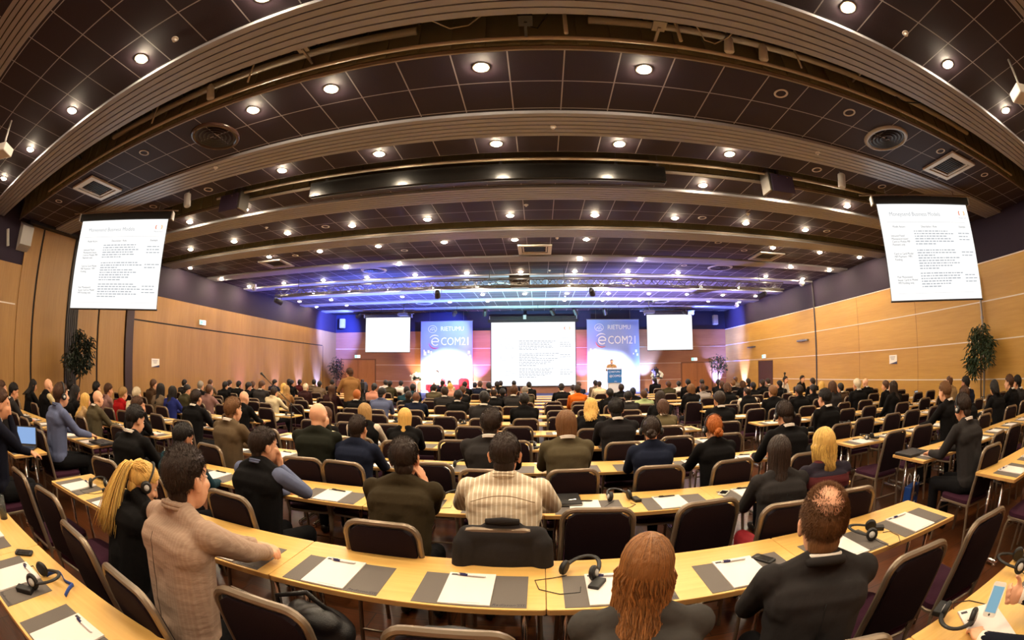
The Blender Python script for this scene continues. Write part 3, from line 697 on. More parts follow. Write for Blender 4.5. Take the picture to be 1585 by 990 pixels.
exit_sign(8.85, YB-.06, 2.2, 0, 'lit exit sign over the right door of the stage wall'); exit_sign(XR-.06, 19.25, 2.16, -pi/2, 'lit exit sign over the recessed door in the right wall')
for y, l in ((15.65, 'slim metal wall light on the right wall, nearer one'), (20.6, 'slim metal wall light on the right wall near the stage')):
    o = MB().box((XR-.09, y, 2.68), (.1, .85, .07)).build('wall_light', steel, bevel=.01); tag(o, l, 'wall light'); MB().box((XR-.04, y, 2.68), (.03, .2, .1)).build('bracket', dgrey, o)
o = MB().tube([(XL+.3, 12.2, 3.6)]+[(XL+.3, 12.2, 3.5)], .01, 5).build('tmp', steel); bpy.data.objects.remove(o)
# lighting truss, bar and stage lamps
truss_m = mat('dull truss metal', (92, 86, 78), .55, .4)
def truss(name, x0, x1, y, z, s, label):
    e = empty(name, (0, y, z), 0, label, 'truss')
    for dy in (-s, s):
        for dz in (-s, s): MB().tube([(x0, dy, dz), (x1, dy, dz)], .022, 6).build('chord', truss_m, e)
    b = MB(); n = int((x1-x0)/(2*s)); st = (x1-x0)/n
    for i in range(n):
        a, c = x0+st*i, x0+st*(i+1); u = 1 if i % 2 else -1
        b.tube([(a, -s, s*u), (c, -s, -s*u)], .011, 5).tube([(a, s, -s*u), (c, s, s*u)], .011, 5).tube([(a, s*u, -s), (c, -s*u, -s)], .011, 5)
    b.build('lattice', truss_m, e)
    for x in (x0+1, (x0+x1)/2-1.2, (x0+x1)/2+1.2, x1-1): MB().tube([(x, 0, s), (x, 0, ZC-z)], .012, 5).build('hanger', black, e)
truss('lighting_truss', -9.6, 8.9, 14.0, 4.52, .12, 'metal lattice truss hung across the hall behind the ceiling projector')
o = MB().tube([(-9.6, 21.5, 4.72), (7.8, 21.5, 4.72)], .025, 8).build('lighting_bar', black, smooth=True); tag(o, 'black lighting bar hung across the hall in front of the stage', 'lighting bar')
for x in (-8, -4, 0, 4, 7): MB().tube([(x, 21.5, 4.72), (x, 21.5, 4.93)], .01, 5).build('hanger', black, o)
STL = []
def stage_lamp(x, y, z, aim, label, color=None, power=0, cone=30, blend=.6, size=1.):
    e = empty('stage_lamp', (x, y, z), 0, label, 'stage light', 'stage lamps')
    d = (Vector(aim)-Vector((x, y, z-.2))); R = rot_to(-d).to_4x4(); R.translation = (0, 0, -.2)
    MB().lathe([(0, .2*size), (.07*size, .19*size), (.09*size, .1*size), (.1*size, -.14*size), (.085*size, -.14*size), (.08*size, -.1*size), (0, -.1*size)], 14).xf(R).build('lamp_body', black, e, auto=True)
    MB().tube([(-.13*size, 0, -.2), (-.13*size, 0, -.02), (.13*size, 0, -.02), (.13*size, 0, -.2)], .012, 5).tube([(0, 0, -.02), (0, 0, .03)], .015, 6).build('yoke', dgrey, e)
    MB().lathe([(0, -.115*size), (.078*size, -.115*size), (.078*size, -.11*size), (0, -.11*size)], 14).xf(R).build('lens', emit('lamp lens '+('%s' % (color,)), color or (1, 1, 1), 12) if power else blackgl, e)
    if power:
        l = bpy.data.lights.new('stage_lamp_light', 'SPOT'); l.energy = power; l.color = color; l.spot_size = radians(cone); l.spot_blend = blend; l.shadow_soft_size = .07
        lo = bpy.data.objects.new('stage_lamp_light', l); COL.objects.link(lo); lo.parent = e
        n = d.normalized(); lo.location = Vector((0, 0, -.2))+n*.17*size; lo.rotation_euler = (-d).to_track_quat('Z', 'Y').to_euler()
WHT, BLU, PUR = (1, .96, .9), (.10, .16, 1), (.42, .18, 1)
stage_lamp(-9.4, 13.88, 4.36, (-4.98, 23.7, 1.6), 'stage lamp on the truss line, far left', WHT, 0, 24)
stage_lamp(-3.23, 13.88, 4.36, (-4.98, 23.7, 1.0), 'stage lamp hung under the truss left of the projector', WHT, 52000, 23, 1.)
stage_lamp(1.72, 13.88, 4.36, (3.6, 20.8, 2.2), 'stage lamp hung under the truss right of the projector', WHT, 2200, 12, 1.)
stage_lamp(7.9, 13.88, 4.36, (4.06, 22.7, 1.6), 'stage lamp hung under the truss at far right', WHT, 2500, 18)
stage_lamp(-4.12, 21.5, 4.72, (-4.98, 23.7, 3.6), 'stage lamp on the bar above the left banner', BLU, 1500, 80)
stage_lamp(-2.61, 21.5, 4.72, (-3.1, 24.1, 2.4), 'stage lamp on the bar left of the stage screen', PUR, 420, 60)
stage_lamp(.7, 21.5, 4.72, (2.2, 24.1, 2.4), 'stage lamp on the bar above the stage screen, left one', PUR, 700, 44)
stage_lamp(1.83, 21.5, 4.72, (3.9, 23.7, .7), 'stage lamp on the bar above the stage screen, right one', WHT, 6500, 46, 1.)
stage_lamp(3.3, 21.5, 4.72, (4.5, 23.7, .8), 'stage lamp on the bar above the right banner', (.9, .9, 1), 5000, 44, 1.)
stage_lamp(-9.3, 21.5, 4.72, (-11.5, 23.0, 4.0), 'stage lamp on the bar near the left wall', BLU, 5000, 80)
stage_lamp(7.5, 21.5, 4.72, (10.5, 23.4, 4.0), 'stage lamp on the bar near the right wall', BLU, 5000, 80)
def uplight(x, y, z, aim, label, color, power, cone=60):
    e = empty('floor_uplight', (x, y, z), 0, label, 'uplight', 'floor uplights')
    MB().lathe([(0, 0), (.1, 0), (.1, .03), (.08, .2), (.07, .2), (.06, .16), (0, .16)], 14).build('lamp_body', black, e, auto=True)
    MB().lathe([(0, .15), (.058, .15), (.058, .165), (0, .165)], 12).build('lens', emit('uplight lens '+('%s' % (color,)), color, 6), e)
    l = bpy.data.lights.new('uplight_light', 'SPOT'); l.energy = power; l.color = color; l.spot_size = radians(cone); l.spot_blend = .8; l.shadow_soft_size = .05
    lo = bpy.data.objects.new('uplight_light', l); COL.objects.link(lo); lo.parent = e; d = Vector(aim)-Vector((x, y, z+.2)); lo.location = (0, 0, .22); lo.rotation_euler = (-d).to_track_quat('Z', 'Y').to_euler()
uplight(-3.25, 23.4, .48, (-3.1, 24.3, 3.5), 'uplight at the foot of the left banner, inner side', PUR, 1800, 60)
uplight(-6.7, 23.4, .48, (-6.8, 24.3, 3.5), 'warm uplight at the foot of the left banner, outer side', (1, .66, .3), 500, 60)
uplight(2.4, 23.4, .48, (2.3, 24.3, 3.5), 'uplight at the foot of the right banner, inner side', PUR, 1800, 60)
uplight(5.8, 23.4, .48, (5.9, 24.3, 3.5), 'blue uplight at the foot of the right banner, outer side', (.2, .4, 1), 2200, 60)
uplight(10.3, 23.6, .0, (10.2, 24.3, 3.0), 'blue uplight in the far right corner behind the tree', (.15, .25, 1), 4000, 50)
uplight(10.5, 21.6, .0, (11.2, 21.6, 3.0), 'blue uplight along the right wall near the stage', (.3, .3, 1), 2600, 50)
for i, (y, p, c) in enumerate(((14.6, 220, PUR), (17.4, 550, (.35, .3, 1)), (19.6, 1200, (.2, .22, 1)), (21.6, 2800, BLU))):
    uplight(XL+.42, y, 0, (XL-.3, y, 3.2), f'uplight at the foot of the left wall, {ordn(i)} towards the stage', c, p, 44)
for i, (x, y, c, p, a) in enumerate(((-6.5, 18.4, BLU, 15000, (-6.8, 18.2, 5)), (-1.0, 18.4, (.4, .85, 1), 8000, (-.5, 19.2, 5)), (4.0, 18.4, (.32, .28, 1), 12000, (4.8, 18.2, 5)))):
    uplight(x, y, 0, a, f'added upward floor lamp before the stage edge, {ordn(i)} from the left', c, p, 112)  # unseen lamps added to wash the ceiling near the stage with blue
# ceiling projector, cabinet projectors, cameras
e = empty('ceiling_projector', (-.6, 14.6, 4.62), 0, 'dark ceiling projector on a pole above the middle of the hall', 'projector')
MB().box((0, 0, .1), (.68, .6, .24)).build('upper_body', mat('brown black case', (40, 32, 26), .5), e, bevel=.02)
MB().box((0, -.02, -.1), (.6, .56, .15)).build('lower_body', grey_p, e, bevel=.02); MB().box((0, -.31, -.09), (.12, .02, .04)).build('vent', black, e); MB().box((0, -.31, .1), (.07, .02, .05)).build('badge', mat('tan label', (150, 110, 60), .5), e)
MB().tube([(.05, 0, .2), (.05, 0, .33)], .03, 8).build('pole', dgrey, e)
for x, s in ((-6.45, 'left'), (5.3, 'right')):
    e = empty('small_projector', (x, 20.5, 4.4), 0, f'small projector hung in front of the {s} plain white screen', 'projector')
    MB().box((0, 0, 0), (.5, .4, .14)).build('body', dgrey, e, bevel=.02); MB().tube([(0, 0, .06), (0, 0, .52)], .02, 8).build('pole', dgrey, e); MB().lathe([(0, 0), (.05, 0), (.05, .04), (0, .04)], 12, (.1, .2, 0), Matrix.Rotation(-pi/2, 3, 'X')).build('lens', blackgl, e)
for i, (x, y) in enumerate(((-10.9, 14.2), (10.3, 14.6), (10.2, 20.8))):
    e = empty('dome_camera', (x, y, ZC-.16), 0, ('white dome camera under the ceiling near the left wall', 'white dome camera under the ceiling at the right wall, nearer', 'white dome camera under the ceiling at the right wall, farther')[i], 'camera')
    MB().lathe([(0, .16), (.08, .16), (.08, .05), (.13, .03), (.13, 0), (0, 0)], 16).build('mount', white_p, e, auto=True); MB().ell((0, 0, -.01), (.11, .11, .1), None, 16, 10).build('dome', grey_p, e, smooth=True)

# ------------------------------------------------------------------ tables and what lies on them
ROW = lambda k: 1.55 + 1.226*k            # near edge of the k-th row of tables
TW = 1.242
mat_m = mat('grey placemat', (96, 88, 82), .7, bump=.1, bscale=300)
pad_m = mat('pad paper', (230, 219, 213), .65); ink_b = mat('printed ink', (52, 50, 58), .7)
frame_m = mat('chair frame bronze', (128, 112, 94), .34, .5)
seat_m = mat('aubergine seat cloth', (52, 22, 38), .9, bump=.1, bscale=220, var=.12, vscale=90, spec=.15)
back_m = mat('dark aubergine back cloth', (28, 15, 20), .9, bump=.1, bscale=220, var=.12, vscale=90, spec=.15)
BLOCKS = {'middle': (-3.69, 5), 'left': (-4.86, 5), 'right': (3.6, 5)}
rowname = lambda k: 'cut-off row' if k < 0 else f'{ordn(k)} row'
def make_table_parts():
    top = MB().prism(rrect(TW-.004, .5, .012, 2), .722, .75); topm = top.mesh('tabletop')
    return topm
table_top = None
def table(x0, k, block, i, lod):
    global table_top
    y = ROW(k); x = x0+TW/2
    lab = f'birch folding table, {ordn(i)} from left in {block} block, {rowname(k)}'
    if k < 0: lab = f'birch folding table of the nearest cut-off row, {ordn(i)} from left'
    if lod and table.far:
        return dup(table.far, (x, y+.25, 0), 0, lab, 'folding tables')
    if not lod and table.near:
        return dup(table.near, (x, y+.25, 0), 0, lab, 'folding tables')
    e = empty('folding_table', (x, y+.25, 0), 0, lab, 'table', 'folding tables')
    if lod:
        bpy.data.objects.remove(e)
        b = MB(); b.box((0, 0, .7375), (TW-.004, .5, .025)); b.cur = 1
        for s in (-1, 1):
            for dy in (-.1, .1): b.tube([(s*.52, dy, .72), (s*.52, dy, .03)], .014, 6)
            b.tube([(s*.52, -.22, .03), (s*.52, .22, .03)], .02, 6)
        e = b.build('folding_table', [birch, chrome], loc=(x, y+.25, 0)); tag(e, lab, 'table', 'folding tables'); table.far = e
    else:
        o = MB().prism(rrect(TW-.004, .498, .01, 2), .726, .75).build('tabletop', birch, e, bevel=.0015)
        MB().prism(rrect(TW-.002, .5, .012, 2), .724, .746).build('edge_band', birch_edge, o)
        for s in (-1, 1):
            for dy in (-.09, .09): MB().tube([(s*.53, dy*.8, .71), (s*.53, dy, .04)], .0145, 8).build('leg', chrome, e, smooth=True)
            MB().tube([(s*.53, -.225, .032), (s*.53, -.2, .04), (s*.53, .2, .04), (s*.53, .225, .032)], [.017, .024, .024, .017], 8).lathe([(0, 0), (.02, 0), (.02, .02), (0, .025)], 8, (s*.53, -.2, 0)).lathe([(0, 0), (.02, 0), (.02, .02), (0, .025)], 8, (s*.53, .2, 0)).build('foot_bar', chrome, e, smooth=True)
            MB().box((s*.53, 0, .715), (.05, .38, .02)).build('hinge_plate', dgrey, e)
            MB().tube([(s*.53, 0, .68), (s*.25, 0, .715)], .008, 6).build('brace', steel, e)
        MB().box((0, .2, .70), (1.0, .02, .045)).build('rail', dgrey, e)
        table.near = e
    KIDS[e.name] = list(e.children)
    return e
table.near = table.far = None
SEATS = []            # (block, k, index, x)
for k in range(-1, 13):
    for block, (x0, n) in BLOCKS.items():
        if k < 0 and block != 'middle': continue
        for i in range(n):
            if block == 'left':
                if k < 5 and i == 4: continue
                xx = x0-TW*(i+1); idx = (4 if k < 5 else 5)-1-i
            else: xx = x0+TW*i; idx = i
            table(xx, k, block, idx, k >= 5)
            for q in (0, 1): SEATS.append((block, k, idx*2+q, xx+TW*(.25+.5*q)-.002))
# chairs ----------------------------------------------------------
def chair_parts():
    P = []
    # back frame: an upside-down U of square tube leaning back
    def up(z): return -.2-.10*(z-.44)/.49
    pts = [(-.205, -.2, .40), (-.205, up(.6), .6), (-.198, up(.80), .80)]
    for a in range(0, 91, 18): pts.append((-.198+.075*(1-cos(radians(a))), up(.855+.075*sin(radians(a))), .855+.075*sin(radians(a))))
    pts += [(-p[0], p[1], p[2]) for p in reversed(pts)]
    P.append(('back_frame', MB().tube(pts, .0165, 8, flat=1.15), frame_m))
    poly = [(-.185, .50), (.185, .50), (.18, .82), (.165, .88), (.12, .91), (-.12, .91), (-.165, .88), (-.18, .82)]
    b = MB(); n = len(poly)
    for dy, sc in ((-.030, .90), (-.024, 1.0), (.022, 1.0), (.038, .90)):
        b.v += [(x*sc, up(.7+(z-.7)*sc)+dy, .7+(z-.7)*sc) for x, z in poly]
    b.f = [tuple(range(n-1, -1, -1)), tuple(range(3*n, 4*n))]
    for l in range(3):
        for i in range(n): b.f.append((l*n+i, l*n+(i+1) % n, (l+1)*n+(i+1) % n, (l+1)*n+i))
    b.mi = [0]*len(b.f)
    P.append(('backrest', b, back_m))
    b = MB(); R = rrect(.43, .43, .07, 4); n = len(R)
    for z, sc in ((.425, .95), (.435, 1.0), (.462, 1.0), (.478, .93), (.485, .75)): b.v += [(x*sc, y*sc+.005, z) for x, y in R]
    b.f = [tuple(range(n-1, -1, -1)), tuple(range(4*n, 5*n))]
    for l in range(4):
        for i in range(n): b.f.append((l*n+i, l*n+(i+1) % n, (l+1)*n+(i+1) % n, (l+1)*n+i))
    b.mi = [0]*len(b.f)
    P.append(('seat', b, seat_m))
    P.append(('seat_frame', MB().tube([(x, y+.005, .418) for x, y in rrect(.42, .42, .06, 3)], .013, 6, closed=True), frame_m))
    for s in (-1, 1):
        P.append(('leg', MB().tube([(s*.205, .1, .415), (s*.207, .19, .40), (s*.208, .212, .34), (s*.212, .225, 0)], .0135, 8), frame_m))
        P.append(('leg', MB().tube([(s*.205, -.2, .42), (s*.208, -.22, .3), (s*.213, -.27, 0)], .0135, 8), frame_m))
    P.append(('stretcher', MB().tube([(-.21, -.24, .2), (.21, -.24, .2)], .009, 6), frame_m)); P.append(('stretcher', MB().tube([(-.21, .205, .32), (.21, .205, .32)], .009, 6), frame_m))
    return P
def make_chair():
    e = empty('banquet_chair', (0, 0, 0), 0, 'banquet chair', 'chair', 'banquet chairs')
    for n, b, m in chair_parts(): b.build(n, m, e, auto=True)
    KIDS[e.name] = list(e.children)
    f = MB(); ms = [frame_m, back_m, seat_m]
    for n, b, m in chair_parts():
        f.cur = ms.index(m); f.add(b.v, b.f)
    o = f.build('banquet_chair', ms, auto=True); tag(o, 'banquet chair', 'chair', 'banquet chairs'); KIDS[o.name] = []
    return e, o
CH_NEAR, CH_FAR = make_chair()
used = {'n': False, 'f': False}
def chair(x, y, rz, label, far=False):
    src, key = (CH_FAR, 'f') if far else (CH_NEAR, 'n')
    if not used[key]:
        used[key] = True; src.location = (x, y, 0); src.rotation_euler = (0, 0, rz); src['label'] = label; return src
    return dup(src, (x, y, 0), rz, label, 'banquet chairs')
# placemats, note pads, pens -------------------------------------
mat_me = MB().box((0, 0, .001), (.47, .30, .002)).mesh('placemat')
pad_me = MB().box((0, 0, .003), (.212, .3, .006)).mesh('notepad')
logo_b = MB().box((-.078, .128, .0064), (.034, .016, .0004))
logo_me = logo_b.mesh('printed_logo'); line_me = MB().box((.02, -.135, .0063), (.09, .004, .0004)).mesh('printed_line')
pen_b = MB().tube([(-.068, 0, 0), (-.06, 0, 0), (.03, 0, 0), (.056, 0, 0), (.064, 0, 0)], [.002, .0052, .0056, .0052, .003], 8)
pen_me = pen_b.mesh('barrel', True); grip_me = MB().tube([(-.055, 0, 0), (-.02, 0, 0)], .0064, 8).box((-.045, 0, .007), (.03, .004, .002)).mesh('clip_and_grip', True)
pen_white = mat('pen white', (236, 234, 232), .3); pen_blue = mat('pen blue', (30, 26, 84), .35); pen_black = mat('pen black', (20, 18, 22), .35)
def set_place(block, k, idx, x, pad=True, pen=True, mats=True, dx=0, rz=0):
    y = ROW(k)+.165; w = f'{ordn(idx)} seat from left, {block} block, {rowname(k)}'
    if k < 0: w = f'{ordn(idx)} seat from the left, {rowname(k)}'
    random.seed(idx*31+k*7+len(block)); r = rz or random.uniform(-.02, .02); px = x-.02+random.uniform(-.02, .02)+dx
    if mats:
        m = obj('placemat', mat_me, mat_m, None, (x, y, .75)); tag(m, f'grey placemat, {w}', 'placemat', 'grey placemats')
        if k <= 1:
            t = text_dup('printed_brand', 'Radisson', (.142, -.130, .0024), .027, m, .3); 
            obj('printed_frame', blu_me, ink_b, m, (.213, -.130, .002))
    if pad:
        p = obj('notepad', pad_me, pad_m, None, (px, y+.004, .752)); p.rotation_euler = (0, 0, r*2); tag(p, f'white notepad, {w}', 'notepad', 'white notepads')
        if k <= 2: obj('printed_logo', logo_me, ink_b, p); obj('printed_line', line_me, mat('pale ink', (176, 170, 168), .7), p)
    if pen and k <= 4:
        pn = obj('pen', pen_me, pen_white if k <= 0 else pen_black, None, (px+.0, y+.118, .7646)); pn.rotation_euler = (0, 0, random.uniform(-.15, .05)); tag(pn, f'pen on the notepad, {w}', 'pen', 'pens')
        obj('clip_and_grip', grip_me, pen_blue if k <= 0 else pen_black, pn)
_TX = {}
def text_dup(name, s, loc, size, parent, shear):
    key = (s, size)
    if key not in _TX:
        o = text(name, s, size, ink_b, parent, loc, (0, 0, 0), shear=shear, ext=.0002); _TX[key] = o.data; return o
    return obj(name, _TX[key], ink_b, parent, loc)
blu_b = MB()
for a, b_, w_, h_ in ((0, .009, .032, .0016), (0, -.009, .032, .0016), (-.016, 0, .0016, .0196), (.016, 0, .0016, .0196)): blu_b.box((a, b_, .0004), (w_, h_, .0004))
for q in (-.009, 0, .009): blu_b.box((q, 0, .0004), (.004, .009, .0004))
blu_me = blu_b.mesh('printed_frame')

# ------------------------------------------------------------------ people
SKIN = [mat('skin fair', (222, 164, 128), .55, bump=.04, bscale=60), mat('skin warm', (208, 146, 108), .55, bump=.04, bscale=60), mat('skin tan', (178, 118, 84), .55, bump=.04, bscale=60), mat('skin dark', (104, 64, 44), .5)]
HAIR = {}
for n, c in dict(black=(24, 18, 16), darkbrown=(42, 27, 18), brown=(74, 46, 27), lightbrown=(112, 76, 44), sand=(164, 128, 78), blond=(214, 170, 92), ginger=(168, 92, 36), auburn=(132, 86, 44), grey=(130, 120, 108), white=(206, 190, 162), navyblack=(22, 24, 40), none=(60, 40, 30), dark=(40, 26, 20)).items():
    HAIR[n] = mat('hair '+n, c, .55, bump=.5, bscale=70, var=.3, vscale=40, stretch=(1, 1, .25), spec=.3)
def _hv(hc, f, t):
    c = {'black': (24, 18, 16), 'darkbrown': (42, 27, 18), 'brown': (74, 46, 27), 'lightbrown': (112, 76, 44), 'blond': (214, 170, 92), 'auburn': (132, 86, 44)}.get(hc, (70, 46, 30)); return mat('hair %s %s' % (hc, t), tuple(min(250, x*f) for x in c), .5, bump=.4, bscale=70, var=.3, vscale=40, stretch=(1, 1, .25), spec=.35)
HAIR_D = lambda hc: _hv(hc, .84, 'deep')
HAIR_L = lambda hc: _hv(hc, 1.16, 'pale')
def cloth(n, c, **k):
    d = .62 if max(c) < 48 else .86 if max(c) < 110 else .92
    return mat('cloth '+n, tuple(x*d for x in c), .9, bump=.3, bscale=11, var=.08, vscale=30, spec=.12, **k)
FAB = {n: cloth(n, c) for n, c in dict(black=(24, 22, 23), darkgrey=(50, 47, 47), navy=(28, 34, 54), darknavy=(26, 28, 46), bluegrey=(96, 104, 136), olivegrey=(94, 84, 62), olive=(72, 66, 44), mauve=(150, 112, 106), red=(170, 24, 26), cream=(232, 214, 176), brown=(82, 60, 42), greybeige=(120, 102, 82), royal=(36, 44, 110), teal=(30, 62, 74), taupe=(102, 84, 62), burgundy=(74, 22, 26), darkburgundy=(54, 28, 28), tan=(150, 108, 64), beige=(178, 146, 104), darkgreen=(44, 46, 34), pink=(214, 150, 126), white=(232, 224, 214), pinstripe=(44, 40, 42), orange=(214, 104, 28), palegreen=(176, 192, 140), lightgrey=(168, 158, 154), olivetan=(104, 92, 64), stripedburgundy=(58, 30, 34), blackvest=(22, 20, 22), vestwhite=(228, 210, 190), vestcream=(214, 194, 144), vestblue=(104, 112, 142), olivegreen=(60, 50, 32), greyjacket=(76, 73, 70)).items()}
FAB['stripedwhite'] = stripe_mat('white shirt with beige stripes', (206, 188, 160), (236, 226, 208), .026, .3)
FAB['finestripe'] = stripe_mat('taupe shirt with fine lines', (160, 134, 116), (167, 142, 123), .016, .4, bump=.18)
FAB['stripedburgundy'] = stripe_mat('knit with burgundy and navy bands', (34, 28, 40), (78, 28, 30), .16, .5, axis=2, bump=.2)
trous = cloth('trousers', (26, 25, 28)); shoe_m = mat('shoe leather', (22, 18, 16), .35); white_col = mat('white collar', (228, 218, 208), .75)
eye_w = mat('eye white', (226, 216, 206), .3); eye_d = mat('eye dark', (36, 26, 20), .2); lip_m = mat('lips', (164, 88, 76), .5)

def blob(name, prims, voxel, it=3, sharp=None):
    """one continuous surface grown over the given capsules and ellipsoids"""
    b = MB()
    for p in prims:
        if p[0] == 'c': b.cap(p[1], p[2], p[3], p[4], 10)
        else: b.ell(p[1], p[2], p[3] if len(p) > 3 else None, 14, 9)
    me = b.mesh('tmp')
    o = bpy.data.objects.new('tmp', me); COL.objects.link(o)
    m = o.modifiers.new('r', 'REMESH'); m.mode = 'VOXEL'; m.voxel_size = voxel; m.use_smooth_shade = True
    if it: s = o.modifiers.new('s', 'SMOOTH'); s.factor = .5; s.iterations = it
    dg = bpy.context.evaluated_depsgraph_get()
    out = bpy.data.meshes.new_from_object(o.evaluated_get(dg), depsgraph=dg)
    out.name = name
    bpy.data.objects.remove(o); bpy.data.meshes.remove(me)
    out.polygons.foreach_set('use_smooth', [True]*len(out.polygons))
    return out
def ik(Sh, Wr, l1, l2, pole):
    d = Wr-Sh; L = d.length; mx = l1+l2-.004
    if L > mx: Wr = Sh+d*(mx/L); d = Wr-Sh; L = mx
    a = (l1*l1-l2*l2+L*L)/(2*L); h = sqrt(max(1e-6, l1*l1-a*a)); n = d.normalized(); p = Vector(pole); p = (p-n*p.dot(n)).normalized()
    return Sh+n*a+p*h, Wr
def hand(Wr, d, n, t, curl=.5, big=1.):
    """palm, four unequal bent fingers and a thumb"""
    d = Vector(d).normalized(); n = Vector(n); n = (n-d*n.dot(d)).normalized(); t0 = Vector(t); t = d.cross(n); t = t if t.dot(t0) > 0 else -t
    R = Matrix((t, d, n)).transposed(); out = [('e', Wr+d*.045, (.041*big, .052, .0165), R), ('c', Wr-d*.02, .025, Wr+d*.03, .025)]
    for off, l in ((.030, .068), (.0105, .078), (-.0105, .073), (-.030, .056)):
        p = Wr+d*.083+t*off*big; a = curl*.55
        p1 = p+(d*cos(a)+n*sin(a))*l*.45; a2 = curl*1.5; p2 = p1+(d*cos(a2)+n*sin(a2))*l*.3; a3 = curl*2.2; p3 = p2+(d*cos(a3)+n*sin(a3))*l*.25
        out += [('c', p, .0092*big, p1, .0086*big), ('c', p1, .0086*big, p2, .0079*big), ('c', p2, .0079*big, p3, .007*big)]
    q = Wr+d*.022+t*.030; q1 = q+(t*.62+d*.6+n*.35).normalized()*.042; q2 = q1+(t*.15+d*.85+n*.4).normalized()*.034
    return out + [('c', q, .0125, q1, .0105), ('c', q1, .0105, q2, .0085)]
class Pose:
    def __init__(s, lean=.06, head=(0, 0, 0), L=(-.12, .46, .79), R=(.12, .46, .79), hx=0., hdrop=0., curl=.5, hand_l=None, hand_r=None, pole_l=(-.6, -.35, -1), pole_r=(.6, -.35, -1), w=1., stand=False, side=0., hscale=1.):
        s.w = w; s.curl = curl; s.stand = stand; up = .42 if stand else 0
        V = Vector; z = up
        s.P0 = V((0, -.03, .57+z)); s.P1 = V((side*.3, -.03+.25*lean, .73+z)); s.P2 = V((side*.7, -.03+.65*lean, .91+z)); s.P3 = V((side, -.03+lean, 1.055+z)); s.P4 = V((side, -.015+lean, 1.112+z))
        s.H = V((hx+side, lean+.04, 1.22-hdrop+z)); s.hs = hscale
        y, p, r = (radians(a) for a in head)
        s.HR = Matrix.Rotation(y, 3, 'Z') @ Matrix.Rotation(p, 3, 'X') @ Matrix.Rotation(r, 3, 'Y')
        s.HM = Matrix.Translation(s.H) @ s.HR.to_4x4() @ Matrix.Scale(hscale, 4)
        s.sh = [s.P3+V((-.178*w, 0, -.005)), s.P3+V((.178*w, 0, -.005))]
        s.el, s.wr, s.hd = [], [], []
        for q, (T, pole, hd, sg) in enumerate(((L, pole_l, hand_l, -1), (R, pole_r, hand_r, 1))):
            E, Wq = ik(s.sh[q], V(T), .285, .25, pole); s.el.append(E); s.wr.append(Wq)
            fd = (Wq-E).normalized()
            d, n, t = hd if hd else ((fd*.7+V((-sg*.25, .5, -.1))), (0, 0, -1), (-sg, 0, 0))
            s.hd.append((V(d), V(n), V(t)))
        if stand:
            s.hip = [V((-.095*w, -.02, .93)), V((.095*w, -.02, .93))]; s.kn = [V((-.1, .0, .5)), V((.1, .0, .5))]; s.an = [V((-.1, -.02, .09)), V((.1, -.02, .09))]
        else:
            s.hip = [V((-.1*w, .0, .545)), V((.1*w, .0, .545))]; s.kn = [V((-.12, .41, .51)), V((.12, .41, .51))]; s.an = [V((-.12, .36, .09)), V((.12, .36, .09))]
def head_prims(ps):
    out = []
    def E(c, r): out.append(('e', ps.HM @ Vector(c), tuple(k*ps.hs for k in r), ps.HR))
    def C(a, ra, b, rb): out.append(('c', ps.HM @ Vector(a), ra*ps.hs, ps.HM @ Vector(b), rb*ps.hs))
    E((0, -.008, .025), (.077, .098, .095)); E((0, .028, -.04), (.061, .07, .085)); E((0, .042, -.085), (.04, .045, .034)); E((0, .06, .035), (.058, .03, .04))
    C((0, .092, .005), .009, (0, .113, -.034), .0125); E((-.03, .075, -.03), (.026, .02, .022)); E((.03, .075, -.03), (.026, .02, .022)); C((-.02, .088, -.066), .009, (.02, .088, -.066), .009)
    for s in (-1, 1): E((s*.078, -.008, -.012), (.011, .022, .034)); E((s*.083, -.016, .002), (.010, .014, .02))
    out.append(('c', ps.P4+Vector((0, .006, -.03)), .05, ps.HM @ Vector((0, -.03, -.055)), .053*ps.hs))
    return out
def body_mesh(name, ps, voxel):
    P = head_prims(ps)
    P += [('e', ps.P0, (.15*ps.w, .12, .1)), ('e', ps.P1, (.13*ps.w, .095, .14)), ('e', ps.P2, (.15*ps.w, .1, .14)), ('c', ps.sh[0]*.8+ps.P3*.2, .05, ps.sh[1]*.8+ps.P3*.2, .05)]
    for q in (0, 1):
        P += [('c', ps.sh[q], .045, ps.el[q], .036), ('c', ps.el[q], .036, ps.wr[q], .024)]
        P += hand(ps.wr[q], ps.hd[q][0], ps.hd[q][1], ps.hd[q][2], ps.curl)
        P += [('c', ps.hip[q], .07, ps.kn[q], .05), ('c', ps.kn[q], .05, ps.an[q], .034), ('c', ps.an[q], .036, ps.an[q]+Vector((0, .1, -.055)), .026)]
    return blob(name, P, voxel, 2)
